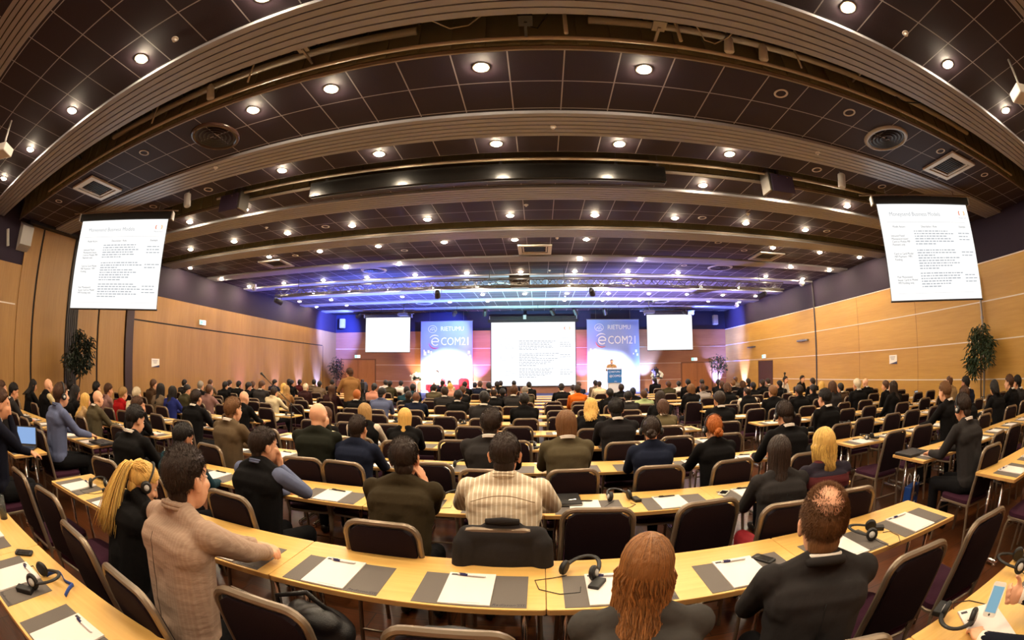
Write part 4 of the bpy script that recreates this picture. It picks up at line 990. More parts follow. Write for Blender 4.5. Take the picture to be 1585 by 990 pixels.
def top_mesh(name, ps, voxel, sleeves=True, infl=0., short=False, bulk=1., torso=True):
    w = ps.w; i = infl; P = []
    if torso:
        P += [('e', ps.P0+Vector((0, 0, .02)), (.178*w*bulk+i, .142+i, .13)), ('e', ps.P1, (.165*w*bulk+i, .122*bulk+i, .17)), ('e', ps.P2, (.18*w*bulk+i, .126*bulk+i, .16)),
             ('c', ps.P3+Vector((-.15*w, 0, -.035)), .066+i, ps.P3+Vector((.15*w, 0, -.035)), .066+i), ('c', ps.P2+Vector((-.1*w, -.02, .06)), .1+i, ps.P2+Vector((.1*w, -.02, .06)), .1+i)]
        for s in (-1, 1): P.append(('c', ps.P0+Vector((s*.05*w, .0, .02)), .118*bulk+i, ps.P2+Vector((s*.068*w, -.004, .02)), .116*bulk+i))
        nk = ps.P4+Vector((0, -.014, -.01))
        for s in (-1, 1): P.append(('c', nk+Vector((s*.02, 0, 0)), .056+i, ps.P3+Vector((s*.13*w, 0, -.01)), .058+i))
    if sleeves:
        for q in (0, 1):
            e, wq = ps.el[q], ps.wr[q]
            P += [('c', ps.sh[q]+Vector((0, 0, -.01)), .066+i, e, .052+i)]
            if not short: P += [('c', e, .052+i, wq+(e-wq)*.06, .037+i)]
    return blob(name, P, voxel, 4)
def trousers_mesh(name, ps, voxel):
    P = [('e', ps.P0+Vector((0, 0, -.03)), (.172*ps.w, .135, .085))]
    for q in (0, 1): P += [('c', ps.hip[q], .092, ps.kn[q], .066), ('c', ps.kn[q], .066, ps.an[q]+Vector((0, 0, .01)), .052)]
    return blob(name, P, voxel, 3)
def shoes_mesh(name, ps, q):
    b = MB()
    a = ps.an[q]; b.ell(a+Vector((0, .07, -.05)), (.045, .13, .042), None, 12, 8); b.ell(a+Vector((0, -.02, -.04)), (.038, .05, .05), None, 10, 6)
    return b.mesh(name, True)
def collar_mesh(name, ps, r=.008, rad=.063, dz=.012):
    b = MB(); c = ps.P4+Vector((0, -.012, dz)); k = 20
    b.tube([c+Vector((rad*cos(2*pi*j/k), (rad+.004)*sin(2*pi*j/k), -.022*sin(2*pi*j/k))) for j in range(k)], r, 8, closed=True, flat=.9)
    b.tube([c+Vector((rad*1.02*cos(2*pi*j/k), (rad+.006)*sin(2*pi*j/k), -.014-.022*sin(2*pi*j/k))) for j in range(k)], r*1.1, 8, closed=True)
    return b.mesh(name, True)
# hair ------------------------------------------------------------
HC, HRD = Vector((0, -.008, .025)), Vector((.077, .098, .095))
def hairline(x, y):
    t = (y+.1)/.2
    return (-.09+.10*min(1, t/.5)) if t < .5 else (.010+.075*((t-.5)/.5))
def shell(b, thick=.15, crown=None, low=0., rough=.0, nu=36, nv=24, fringe=0.):
    c0 = len(b.v); vs = []; fs = []
    for i in range(1, nv):
        a = pi*i/nv
        for j in range(nu):
            f = 2*pi*j/nu; d = Vector((sin(a)*cos(f), sin(a)*sin(f), cos(a))); p = Vector((d.x*HRD.x, d.y*HRD.y, d.z*HRD.z)) + HC
            m = min(1, max(0, (p.z-hairline(p.x, p.y)-low+.008)/.02))
            if crown:
                dd = (d-Vector(crown[0]).normalized()).length; m *= min(1, max(0, (dd-crown[1])/.22))
            n = rough*(sin(11*f+5*a)+sin(17*a+3*f)+random.uniform(-1, 1))*.33
            k = 1+(thick+n)*m-.08*(1-m); back = max(0, -d.y)*.04*m
            vs.append(HC+Vector(((p-HC).x*k, (p-HC).y*(k+back), (p-HC).z*k)))
    k = 1+thick*(1 if not crown or crown[0][2] < .5 else 0)-(.08 if crown and crown[0][2] > .5 else 0)
    vs.append(HC+Vector((0, 0, HRD.z*k))); vs.append(HC-Vector((0, 0, HRD.z*.9))); T, B = len(vs)-2, len(vs)-1
    for i in range(nv-2):
        for j in range(nu): fs.append((i*nu+j, (i+1)*nu+j, (i+1)*nu+(j+1) % nu, i*nu+(j+1) % nu))
    for j in range(nu): fs.append((T, j, (j+1) % nu)); fs.append((B, (nv-2)*nu+(j+1) % nu, (nv-2)*nu+j))
    b.add(vs, fs)
    b.ell((0, -.062, -.05), (.056, .032, .055), None, 14, 8) if not low else None
def strands(b, n, l, r, thick=.1, crown=None, thin=0.):
    made = 0
    while made < n:
        d = Vector((random.gauss(0, 1), random.gauss(0, 1), random.gauss(0, 1))).normalized(); p = HC+Vector((d.x*HRD.x, d.y*HRD.y, d.z*HRD.z))
        if p.z < hairline(p.x, p.y)+random.uniform(-.004, .006): continue
        if crown:
            dd = (d-Vector(crown[0]).normalized()).length
            if random.random() > thin + (1-thin)*max(0, min(1, (dd-crown[1]+.1)/.45)): continue
        made += 1
        down = Vector((random.uniform(-.35, .35), -.25+random.uniform(-.3, .3), -.75 if d.z < .6 else .15)); g = (d*.55+down*.6).normalized()
        q = HC+(p-HC)*(1+thick*.55); t = d.cross(g).normalized()*r; u = g.cross(t).normalized()*r; L = l*random.uniform(.7, 1.2)
        b.add([q+t, q-t*.5+u, q-t*.5-u, q+g*L*.6+d*.002, q+g*L-d*.004], [(0, 1, 3), (1, 2, 3), (2, 0, 3), (0, 1, 4)])
def locks(b, n, r, zend, A=112, wave=0., out=1., sd=0, ybk=1., part=.0, zvar=.03):
    random.seed(sd+5)
    for i in range(n):
        al = radians(-A+2*A*(i+.5)/n + random.uniform(-4, 4)); lay = random.uniform(0, 1); ph = random.uniform(0, 6)
        pts, rr = [], []; S_ = 1.06+(.09 if n < 100 else .045)*lay; zE = zend+random.uniform(-zvar, zvar)+.05*(abs(al)/radians(A))**2
        f0 = 4+(22 if n < 100 else 7)*random.random()
        for k in range(6):
            f = radians(f0+(96-f0)*k/5); pts.append(HC+Vector((sin(al)*sin(f)*HRD.x*S_+part*(1-k/5), -cos(al)*sin(f)*HRD.y*S_, cos(f)*HRD.z*S_)))
        x0, y0, z0 = pts[-1]; m = 6
        for k in range(1, m+1):
            z = z0+(zE-z0)*k/m; t = k/m; push = max(0, (-.10-z)/.25)*.17*ybk*max(.25, cos(al))
            pts.append(Vector((x0*(out-(out-1)*.4*t) * (1-.25*t*(abs(al) > 1.2)) + wave*sin(ph+z*60), y0*(1+.05*t)-push+wave*cos(ph+z*55), z)))
        for k in range(len(pts)): u = k/(len(pts)-1); rr.append(r*(.7+.5*sin(pi*min(1, u*1.05)))*(1 if u < .85 else .55))
        b.cur = i % 3 if n >= 100 else 0
        b.tube(pts, rr, 5 if n < 80 else (4 if n < 500 else 3))
    b.cur = max(b.mi)
def hair_mesh(style, ps, near=False, seed=0):
    random.seed(seed+3); b = MB()
    if style == 'short':
        shell(b, .11 if near else .15, rough=.02)
        if near: strands(b, 2600, .022, .0014)
    elif style == 'crop':
        shell(b, .06, rough=.01); strands(b, 3000, .014, .0012, .05)
    elif style == 'balding':
        cr = ((0, -.5, .86), .22); shell(b, .05, crown=(cr[0], .72) if near else (cr[0], .3), rough=.01)
        if near: strands(b, 5200, .019, .0010, .05, ((0, -.5, .86), .30), .06)
    elif style == 'bald': return None
    elif style in ('long', 'longstraight', 'wavy', 'bob', 'auburn', 'bobfull'):
        shell(b, .10, low=-.02, rough=.0)
        n, r, ze, kw = dict(long=(34, .013, -.27, {}), longstraight=(46, .011, -.21, dict(ybk=.5, zvar=.008)), wavy=(44, .013, -.25, dict(wave=.012, out=1.15)), bob=(34, .015, -.12, dict(ybk=0, out=1.08)), auburn=(1150, .0021, -.36, dict(out=1.2, zvar=.06, wave=.003)), bobfull=(800, .0025, -.17, dict(ybk=.3, out=1.22, wave=.004, zvar=.03)))[style]
        if near and style in ('long', 'longstraight', 'wavy', 'bob'): n, r = n*4, r*.5
        locks(b, n, r, ze, sd=seed, **kw)
        if style == 'auburn': locks(b, 120, .0032, -.22, A=100, out=1.14, wave=.01, sd=seed+1, zvar=.08)
    elif style == 'bun':
        shell(b, .12, low=-.005, rough=.01); 
        for q in range(7): a = q*.9; b.ell((.022*cos(a), -.118+.01*sin(a*2), -.03+.022*sin(a)), (.03, .028, .026), None, 10, 7)
        if near: strands(b, 900, .03, .0013)
    elif style == 'ponytail':
        shell(b, .10, rough=.01)
        for i in range(110):      # hair combed back to the tie
            al = random.uniform(-2.4, 2.4); f0 = radians(random.uniform(15, 85)); p = [HC+Vector((sin(al)*sin(f0+(0)*.1)*HRD.x*1.1, -cos(al)*sin(f0)*HRD.y*1.1, cos(f0)*HRD.z*1.1))]
            tie = Vector((0, -.125, .055)); mid = (p[0]+tie)*.5-HC; mid = HC+mid.normalized()*max(mid.length, .112); b.tube([p[0], mid, tie], [.003, .004, .004], 4)
        b.tube([(0, -.115, .055), (0, -.135, .06)], .02, 8)
        G = ps.HR.inverted() @ Vector((-.14, -.42, -.9)).normalized(); X = ps.HR.inverted() @ Vector((1, 0, 0)); Yb = Vector((0, -1, 0))
        for i in range(300):
            b.cur = i % 3
            dx, dy = random.gauss(0, .014), random.gauss(0, .010); fl = random.uniform(.85, 1.1); pts = []
            for k in range(9):
                t = k/8; pts.append(Vector((0, -.13, .06))+Yb*.055*(1-math.exp(-4*t))+G*.44*t*fl*(1-.35*math.exp(-5*t))+X*dx*(1+2.4*t)+Yb*dy*(1+1.5*t))
            b.tube(pts, [.002, .003, .003, .003, .003, .003, .0026, .002, .001], 4)
    b.cur = max(b.mi)
    b.xf(ps.HM)
    return b.mesh('hair', True)
def seam(root, me, pts, m, r=.0022):
    from mathutils.bvhtree import BVHTree
    bv = BVHTree.FromPolygons([v.co for v in me.vertices], [p.vertices for p in me.polygons]); out = []
    for x, z in pts:
        h = bv.ray_cast(Vector((x, -1, z)), Vector((0, 1, 0)))[0]
        if h: out.append(h+Vector((0, -.0005, 0)))
    if len(out) > 2: MB().tube(out, r, 5).build('seam', m, root, smooth=True)
def face_parts(root, ps):
    M = ps.HM
    for s in (-1, 1):
        b = MB(); b.ell(M @ Vector((s*.031, .080, .002)), (.012, .0085, .0058), ps.HR, 10, 7); b.cur = 1; b.ell(M @ Vector((s*.031, .087, .002)), (.0056, .003, .0056), ps.HR, 8, 5); b.build('eye', [eye_w, eye_d], root, smooth=True)
        MB().tube([M @ Vector((s*.015, .090, .022)), M @ Vector((s*.032, .090, .027)), M @ Vector((s*.05, .078, .020))], .0035, 5).build('eyebrow', HAIR['darkbrown'], root, smooth=True)
    MB().ell(M @ Vector((0, .096, -.068)), (.022, .006, .006), ps.HR, 10, 6).build('mouth', lip_m, root, smooth=True)
def headset_on(root, ps, m=None, parent_name='headset'):
    b = MB(); M = ps.HM
    b.tube([M @ Vector((.097*cos(a), .0+.01*sin(a), .012+.125*sin(a))) for a in [pi*k/14 for k in range(15)]], .006, 6, flat=1.6)
    for s in (-1, 1):
        R = ps.HR @ Matrix.Rotation(s*pi/2, 3, 'Y'); b.lathe([(0, 0), (.032, 0), (.036, .008), (.036, .02), (.026, .028), (0, .028)], 16, M @ Vector((s*.085, -.005, -.01)), R)
    o = b.build(parent_name, black, root, auto=True)
    for s in (-1, 1):
        R = ps.HR @ Matrix.Rotation(s*pi/2, 3, 'Y'); MB().lathe([(0, .027), (.018, .027), (.015, .032), (0, .032)], 14, M @ Vector((s*.085, -.005, -.01)), R).build('ear_plate', grey_p, o, smooth=True)
# far and middle distance people: a handful of poses, shared ---------------
POSES = [dict(), dict(L=(-.1, .26, .62), R=(.1, .26, .62), head=(9, 0, 0)), dict(R=(.045, .19, 1.13), hand_r=((-.2, .1, 1), (0, -1, .2), (-1, 0, 0)), head=(-10, -6, 0)), dict(L=(.1, .3, .8), R=(-.1, .33, .8), head=(0, -4, 4)), dict(lean=.14, L=(-.16, .5, .79), R=(.1, .52, .79), head=(-6, -20, 0)), dict(lean=.0, L=(-.14, .3, .66), R=(.16, .42, .79), head=(14, 2, -3))]
CACHE = {}
def cached(key, f):
    if key not in CACHE: CACHE[key] = f()
    return CACHE[key]
def pose(v, woman): return cached(('pose', v, woman), lambda: Pose(w=.92 if woman else 1.06, hscale=.96 if woman else 1.02, **POSES[v]))
COLNAME = dict(darkgrey='dark grey', navy='navy', darknavy='dark navy', bluegrey='blue grey', olivegrey='olive grey', greybeige='grey beige', royal='royal blue', darkburgundy='dark burgundy', darkgreen='dark green', palegreen='pale green', lightgrey='light grey', olivetan='olive tan', stripedburgundy='burgundy striped', pinstripe='pinstriped dark', vestwhite='white', vestcream='cream', vestblue='blue')
HN = dict(black='black', darkbrown='dark brown', brown='brown', lightbrown='light brown', sand='dark blond', blond='blond', ginger='ginger', grey='grey', white='white', navyblack='black')
def look(style, hc, top, kind):
    h = 'bald person' if style == 'bald' else (f'balding person' if style == 'balding' else ('%s %s' % (HN.get(hc, hc), {'short': 'short-haired', 'bob': 'bobbed', 'bun': 'hair-bun', 'long': 'long-haired', 'longstraight': 'long-haired', 'wavy': 'wavy-haired'}[style]) + ' person'))
    c = COLNAME.get(top if not kind.startswith('vest') else kind, top if not kind.startswith('vest') else kind)
    g = {'suit': f'{c} suit', 'shirt': f'{c} shirt', 'plain': f'{c} top'}.get(kind, f'black vest over {c} sleeves')
    return f'{h} in {g}'
def person(x, y, zh, style, hc, top, kind, v, label, lod, skin=0, rz=0.):
    woman = style in ('long', 'longstraight', 'wavy', 'bob', 'bun'); ps = pose(v, woman); vx = .013 if lod == 1 else .02
    s = max(.93, min(1.07, zh/(1.22))); root = empty('person', (0, 0, 0), rz, label, 'person')
    R = Matrix.Rotation(rz, 3, 'Z'); hp = R @ (ps.H*s); root.location = (x-hp.x, y-hp.y, (zh-hp.z) if abs(zh-hp.z) > .03 else 0); root.location.z = max(-.03, min(.03, zh-hp.z)); root.scale = (s, s, s)
    obj('body', cached(('body', v, woman, lod), lambda: body_mesh('body', ps, vx)), SKIN[skin], root)
    hm = cached(('hair', style, v, woman, lod), lambda: hair_mesh(style, ps, lod == 1))
    if hm: obj('hair', hm, HAIR[hc], root)
    fab = FAB[top]
    if kind.startswith('vest'):
        obj('shirt', cached(('top', v, woman, lod), lambda: top_mesh('shirt', ps, vx)), FAB[kind], root)
        obj('vest', cached(('vest', v, woman, lod), lambda: top_mesh('vest', ps, vx, sleeves=False, infl=.012)), fab, root)
    else:
        obj({'suit': 'jacket', 'shirt': 'shirt', 'plain': 'sweater'}[kind], cached(('top', v, woman, lod), lambda: top_mesh('top', ps, vx)), fab, root)
    if kind in ('suit', 'shirt'): obj('collar', cached(('col', v, woman), lambda: collar_mesh('collar', ps)), white_col if kind == 'suit' else fab, root)
    obj('trousers', cached(('tr', v, woman, lod), lambda: trousers_mesh('trousers', ps, vx*1.3)), trous, root)
    if lod == 1:
        for q in (0, 1): obj('shoe', cached(('sh', v, woman, q), lambda: shoes_mesh('shoe', ps, q)), shoe_m, root)
    return root, ps

# people in the rows: x, y, height of head centre, row, hair, colours, clothing, pose
PEOPLE = '''
-4.36 1.27 1.30 0 short brown darknavy suit 2
-7.51 2.50 1.20 1 short black darkgrey suit 4
-5.20 2.50 1.31 1 short brown bluegrey shirt 0 h
-8.40 2.50 1.19 1 short brown darknavy suit 2
-3.40 2.50 1.22 1 short black black suit 4
-2.69 2.50 1.14 1 short black teal plain 4
3.92 2.50 1.23 1 short darkbrown darkgrey suit 4 h
-9.45 3.72 1.19 2 long black black plain 4
-8.44 3.72 1.24 2 bald none blackvest vestcream 0
-7.06 3.72 1.21 2 long black black plain 4
-6.64 3.72 1.12 2 long blond beige plain 3
-6.17 3.72 1.18 2 bald none olivegrey suit 0
-4.98 3.72 1.17 2 short brown black suit 2
-3.12 3.72 1.26 2 short lightbrown taupe suit 0
-2.03 3.72 1.26 2 bald none darkgreen plain 2
-1.61 3.72 1.17 2 short darkbrown navy plain 0
-0.40 3.72 1.25 2 short darkbrown darkgrey suit 0
0.23 3.72 1.24 2 bob lightbrown olivegrey suit 0
1.56 3.72 1.16 2 bun ginger black plain 0 h
0.97 3.72 1.17 2 bun darkbrown navy plain 2 h
2.35 3.72 1.23 2 short darkbrown black suit 4 h
5.26 3.72 1.26 2 short lightbrown black suit 2
7.03 3.72 1.19 2 bob black black plain 4
7.77 3.72 1.22 2 short brown black suit 0
8.23 3.72 1.19 2 short black darkgrey suit 2
5.87 3.72 1.17 2 short brown black plain 4
-9.65 4.95 1.17 3 short black black suit 1
-8.26 4.95 1.21 3 short black black plain 1
-7.73 4.95 1.20 3 short brown mauve shirt 3
-7.14 4.95 1.17 3 short sand red plain 3
-6.64 4.95 1.19 3 short white cream shirt 1
-4.95 4.95 1.23 3 short darkbrown black suit 0
-2.05 4.95 1.19 3 long sand blackvest vestwhite 5
-2.59 4.95 1.13 3 long brown black plain 3
-1.54 4.95 1.15 3 longstraight blond black plain 0
3.82 4.95 1.24 3 short black black suit 3
7.85 4.95 1.21 3 short black navy suit 3
-7.32 6.17 1.22 4 long black greybeige plain 1
-6.90 6.17 1.19 4 long black royal plain 0
-4.90 6.17 1.19 4 bald none black plain 0
0.73 6.17 1.18 4 wavy blond black plain 4
0.87 4.95 1.25 3 short black pinstripe suit 2
1.78 6.17 1.14 4 bob brown olivetan suit 4
2.68 6.17 1.22 4 short darkbrown black suit 1
6.66 6.17 1.20 4 long darkbrown black plain 5
8.93 6.17 1.18 4 balding brown beige plain 0
-9.11 7.40 1.23 5 short brown brown plain 3
-7.73 7.40 1.17 5 short black olive plain 4
-6.94 7.40 1.20 5 short brown mauve shirt 5
-0.91 7.40 1.23 5 short black darkgrey suit 1
-0.24 7.40 1.20 5 short black black plain 0
2.08 7.40 1.20 5 long darkbrown black plain 2
4.38 7.40 1.21 5 short lightbrown black plain 5
5.02 7.40 1.19 5 short darkbrown black plain 0
6.28 8.63 1.12 6 short black black plain 3
5.92 7.40 1.22 5 bob brown darkgrey plain 3
7.20 8.63 1.11 6 short black brown suit 0
6.69 7.40 1.23 5 short white black suit 1
7.70 7.40 1.15 5 short brown black suit 1
-8.44 8.63 1.21 6 short grey black suit 1
-5.91 8.63 1.17 6 short darkbrown cream shirt 5
-3.75 8.63 1.17 6 short ginger black suit 0
-3.18 8.63 1.22 6 short black bluegrey shirt 4
-2.44 8.63 1.16 6 bald dark navy suit 5
-2.97 9.85 1.11 7 short darkbrown black plain 3
-1.58 8.63 1.20 6 short black black suit 3
1.76 8.63 1.16 6 short black darkgrey suit 2
2.38 9.85 1.11 7 short brown palegreen shirt 5
4.43 8.63 1.16 6 balding darkbrown blackvest vestwhite 5
7.48 9.85 1.13 7 long blond beige plain 1
8.14 8.63 1.18 6 bald none black suit 0
-10.41 9.85 1.18 7 short black darkgrey suit 3
-8.56 9.85 1.19 7 short black black plain 3
-7.65 9.85 1.20 7 short black black plain 4
-6.34 9.85 1.17 7 long sand tan plain 0
-4.97 9.85 1.21 7 long brown darkburgundy plain 5
-2.11 9.85 1.22 7 short darkbrown darkgrey suit 5
-1.00 9.85 1.20 7 balding darkbrown black suit 0
-0.90 11.08 1.14 8 short black black plain 0
1.59 9.85 1.16 7 short black black plain 1
2.39 11.08 1.12 8 short navyblack black plain 2
3.53 9.85 1.21 7 bob lightbrown black plain 5
4.31 11.08 1.16 8 short brown lightgrey shirt 3
4.49 9.85 1.20 7 bob brown black plain 4
5.88 11.08 1.15 8 short black black plain 5
-10.34 11.08 1.18 8 short brown greybeige plain 0
-9.44 11.08 1.19 8 short darkbrown black suit 4
-9.02 11.08 1.18 8 short black black suit 3
-8.43 11.08 1.19 8 short brown black suit 1
-7.17 9.85 1.25 7 short brown darkgrey suit 4
-7.22 11.08 1.17 8 long blond beige plain 0
-6.45 11.08 1.19 8 balding white darkburgundy plain 1
-3.39 11.08 1.17 8 short black teal plain 5
-1.91 11.08 1.19 8 short brown black plain 3
-0.79 12.30 1.13 9 long brown darkburgundy plain 3
-0.54 9.85 1.25 7 short brown darkgrey suit 0
-0.34 11.08 1.18 8 short grey olive plain 4
0.96 11.08 1.21 8 short darkbrown orange plain 5
6.15 12.30 1.16 9 bob brown black plain 0
6.79 11.08 1.16 8 short black black plain 3
8.05 11.08 1.18 8 short darkbrown black plain 5
-5.08 12.30 1.21 9 long black black plain 1
-4.30 11.08 1.24 8 bun black pink plain 1
-3.57 12.30 1.20 9 short black teal plain 0
-2.94 12.30 1.20 9 short black olivegrey suit 0
0.63 12.30 1.21 9 short black black suit 4
1.05 13.53 1.14 10 short darkbrown white shirt 1
2.32 12.30 1.18 9 short darkbrown black plain 0
5.42 12.30 1.17 9 short brown black plain 0
6.38 13.53 1.15 10 short lightbrown black suit 5
6.87 12.30 1.17 9 short darkbrown black plain 0
7.79 13.53 1.16 10 short darkbrown taupe suit 1
-9.24 13.53 1.20 10 short black navy plain 4
-8.47 13.53 1.20 10 short black black plain 2
-7.31 13.53 1.19 10 short black greybeige plain 5
-2.72 13.53 1.20 10 short blond pink plain 0
-1.52 13.53 1.22 10 short black black suit 5
4.08 13.53 1.19 10 short brown olive plain 5
4.84 14.76 1.15 11 short black white plain 2
5.83 13.53 1.19 10 short black black plain 3
6.98 13.53 1.18 10 short black black plain 1
-9.37 14.76 1.20 11 short black black plain 1
-8.87 14.76 1.19 11 short black burgundy plain 1
-8.21 14.76 1.21 11 short black taupe suit 1
-7.43 14.76 1.22 11 short black black plain 5
-5.13 14.76 1.22 11 short black olive plain 0
-2.47 14.76 1.22 11 short black black suit 0
-2.30 15.98 1.16 12 short navyblack darkgrey suit 0
-1.38 14.76 1.22 11 short black black plain 1
-0.32 14.76 1.20 11 short black black suit 1
1.33 14.76 1.19 11 short brown navy suit 3
2.03 14.76 1.20 11 short darkbrown cream shirt 4
4.75 13.53 1.23 10 short black black plain 1
5.72 14.76 1.18 11 short black black plain 0
-5.73 15.98 1.22 12 short black white shirt 5
-5.11 15.98 1.20 12 short black white shirt 1
-3.50 15.98 1.22 12 short black black plain 4
-1.95 14.76 1.23 11 short brown navy suit 1
2.05 15.98 1.21 12 short black greybeige plain 1
7.67 15.98 1.20 12 short brown greybeige plain 4
-3.50 17.21 1.20 13 short brown cream plain 5
-1.47 17.21 1.19 13 short darkbrown black suit 5
-0.95 17.21 1.19 13 short black black plain 0
4.61 17.21 1.22 13 short black black plain 1
'''
ppl = []
for l in PEOPLE.strip().split('\n'):
    q = l.split(); ppl.append((float(q[0]), float(q[1]), float(q[2]), int(q[3]), q[4], q[5], q[6], q[7], int(q[8]), len(q) > 9))
HEROES = []          # filled below: (x, row) of the people built one by one
def hero(label, head, ps, style, hc, top, kind, skin=0, rz=0., sleeves=True, face=True, hs=False, k=None, vox=.0075, trm=None, bulk=1., coll=True, seed=0, col_m=None):
    s = head[2]/ps.H.z if not ps.stand else head[2]/ps.H.z
    s = max(.86, min(1.06, s)); root = empty('person', (0, 0, 0), rz, label, 'person'); R = Matrix.Rotation(rz, 3, 'Z'); hp = R @ (ps.H*s)
    root.location = (head[0]-hp.x, head[1]-hp.y, 0); root.scale = (s, s, s)
    obj('body', body_mesh('body', ps, vox), SKIN[skin], root)
    hm = hair_mesh(style, ps, True, seed)
    if hm:
        for q in (HAIR[hc], HAIR_D(hc), HAIR_L(hc)): hm.materials.append(q)
        obj('hair', hm, None, root)
    if kind.startswith('vest'):
        obj('shirt', top_mesh('shirt', ps, vox*1.2, bulk=bulk), FAB[kind], root); obj('vest', top_mesh('vest', ps, vox*1.2, sleeves=False, infl=.012, bulk=bulk), FAB[top], root)
    else: obj({'suit': 'jacket', 'shirt': 'shirt', 'plain': 'sweater'}[kind], top_mesh('top', ps, vox*1.2, bulk=bulk), FAB[top], root)
    if kind in ('suit', 'shirt') or kind.startswith('vest'):
        if coll: obj('collar', collar_mesh('collar', ps), col_m or (white_col if kind == 'suit' else FAB[kind] if kind.startswith('vest') else FAB[top]), root)
    if kind == 'suit':
      if coll:
        b = MB(); c = ps.P4+Vector((0, -.018, -.012)); n = 20
        b.tube([c+Vector((.073*cos(2*pi*j/n), .078*sin(2*pi*j/n), -.035*sin(2*pi*j/n))) for j in range(n)], .017, 8, closed=True)
        obj('jacket_collar', b.mesh('jacket_collar', True), FAB[top], root)
      for q in (0, 1):
            b = MB(); d = (ps.wr[q]-ps.el[q]).normalized(); b.tube([ps.wr[q]-d*.03, ps.wr[q]+d*.006], [.036, .035], 12); obj('cuff', b.mesh('cuff', True), white_col, root)
    if kind in ('shirt',):
        for q in (0, 1):
            b = MB(); d = (ps.wr[q]-ps.el[q]).normalized(); b.tube([ps.wr[q]-d*.055, ps.wr[q]-d*.05, ps.wr[q]-d*.004, ps.wr[q]], [.036, .041, .041, .036], 12); obj('cuff', b.mesh('cuff', True), FAB[top], root)
    obj('trousers', trousers_mesh('trousers', ps, .014), trm or trous, root); [obj('shoe', shoes_mesh('shoe', ps, q), shoe_m, root) for q in (0, 1)]
    if face: face_parts(root, ps)
    if hs: headset_on(root, ps)
    if k is not None: HEROES.append((root.location.x, root.location.y, rz, k))
    return root, ps
D2 = radians
hero('blond person with long ponytail and headset in black top, head bowed', (-1.98, 1.47, 1.09), Pose(lean=.22, head=(-18, -34, 0), hdrop=.055, w=.86, L=(-.12, .62, .79), R=(.14, .62, .79), hscale=.97), 'ponytail', 'blond', 'black', 'plain', 0, D2(-6), hs=True, k=0)
hero('dark-haired person in a taupe shirt, hands together on the nearest table', (-1.37, 1.27, 1.25), Pose(lean=.10, head=(4, -2, 0), hscale=1.05, L=(-.02, .55, .80), R=(.05, .52, .80), hand_l=((.85, .35, -.05), (0, .1, -1), (0, 1, .2)), hand_r=((-.75, .5, 0), (0, .1, -1), (0, 1, .3)), pole_r=(1, -.1, -.8), pole_l=(-.7, -.3, -1), curl=.75), 'short', 'darkbrown', 'finestripe', 'shirt', 0, D2(-8), k=0, bulk=1.02)
hero('person with cropped dark hair in a white striped shirt, elbows wide apart', (-.19, 2.47, 1.22), Pose(lean=.12, head=(0, -4, 0), hscale=1.06, L=(-.16, .5, .79), R=(.16, .5, .79), pole_l=(-1, -.1, -.25), pole_r=(1, -.1, -.35), w=1.12), 'crop', 'darkbrown', 'stripedwhite', 'shirt', 1, 0, k=1, bulk=1.08)
hero('person with thick dark hair in an olive sweater, hand at the ear, second full table', (-.78, 2.47, 1.18), Pose(lean=.14, head=(8, -10, -6), hscale=1.05, L=(-.14, .5, .79), R=(.135, .15, 1.05), hand_r=((-.25, .05, 1), (-1, .3, 0), (0, 1, 0)), pole_r=(.7, .4, -1), w=1.08), 'short', 'darkbrown', 'olivegreen', 'plain', 1, 0, k=1, bulk=1.1)
hero('dark-haired person in black vest over blue sleeves, chin on hand', (-1.80, 2.47, 1.18), Pose(lean=.08, head=(-22, -4, 0), hscale=1.04, L=(-.1, .48, .79), R=(.09, .19, 1.07), hand_r=((-.3, .1, 1), (-.3, -1, .2), (-1, .2, 0)), pole_r=(.8, .5, -1), w=1.03), 'short', 'darkbrown', 'blackvest', 'vestblue', 0, D2(-6), k=1)
hero('person with very long auburn hair in a grey jacket at the nearest full table', (.31, 1.15, 1.12), Pose(lean=.06, head=(-10, -4, 3), w=.98, L=(-.15, .46, .72), R=(.12, .46, .74)), 'auburn', 'auburn', 'greyjacket', 'suit', 0, D2(-6), k=0, coll=False)
hero('person with thinning light brown hair in a dark suit at the nearest full table', (.95, 1.17, 1.17), Pose(lean=.08, head=(-8, -4, 0), hscale=1.12, L=(-.16, .46, .76), R=(.14, .48, .79), w=1.06), 'balding', 'lightbrown', 'darkgrey', 'suit', 0, D2(-18), k=0, bulk=1.06, seed=3)
hero('person with straight dark shoulder-length hair in a dark blazer at the second full table', (1.53, 2.47, 1.14), Pose(lean=.08, head=(-14, -4, 0), w=.95, L=(-.13, .46, .77), R=(.12, .46, .79)), 'longstraight', 'darkbrown', 'darkgrey', 'suit', 1, D2(-8), k=1, coll=False, trm=mat('red trousers', (150, 20, 34), .8))
hero('blond bob-haired person in a burgundy and navy banded knit, second full table', (1.90, 2.45, 1.16), Pose(lean=.05, head=(6, -4, 0), w=.95, L=(-.13, .46, .77), R=(.12, .42, .75)), 'bobfull', 'blond', 'stripedburgundy', 'plain', 0, D2(-8), k=1)
hero('person in a dark suit holding a phone over the cut-off table', (1.62, .18, 1.2), Pose(lean=.08, head=(0, -22, 0), L=(-.18, .49, .79), R=(.10, .47, .86), hand_l=((.55, .8, -.05), (0, 0, -1), (1, -.4, 0)), hand_r=((-.8, .55, .15), (-.3, -.6, .5), (.1, .2, 1)), curl=.8), 'short', 'brown', 'darknavy', 'suit', 0, 0, k=-1, vox=.0065)
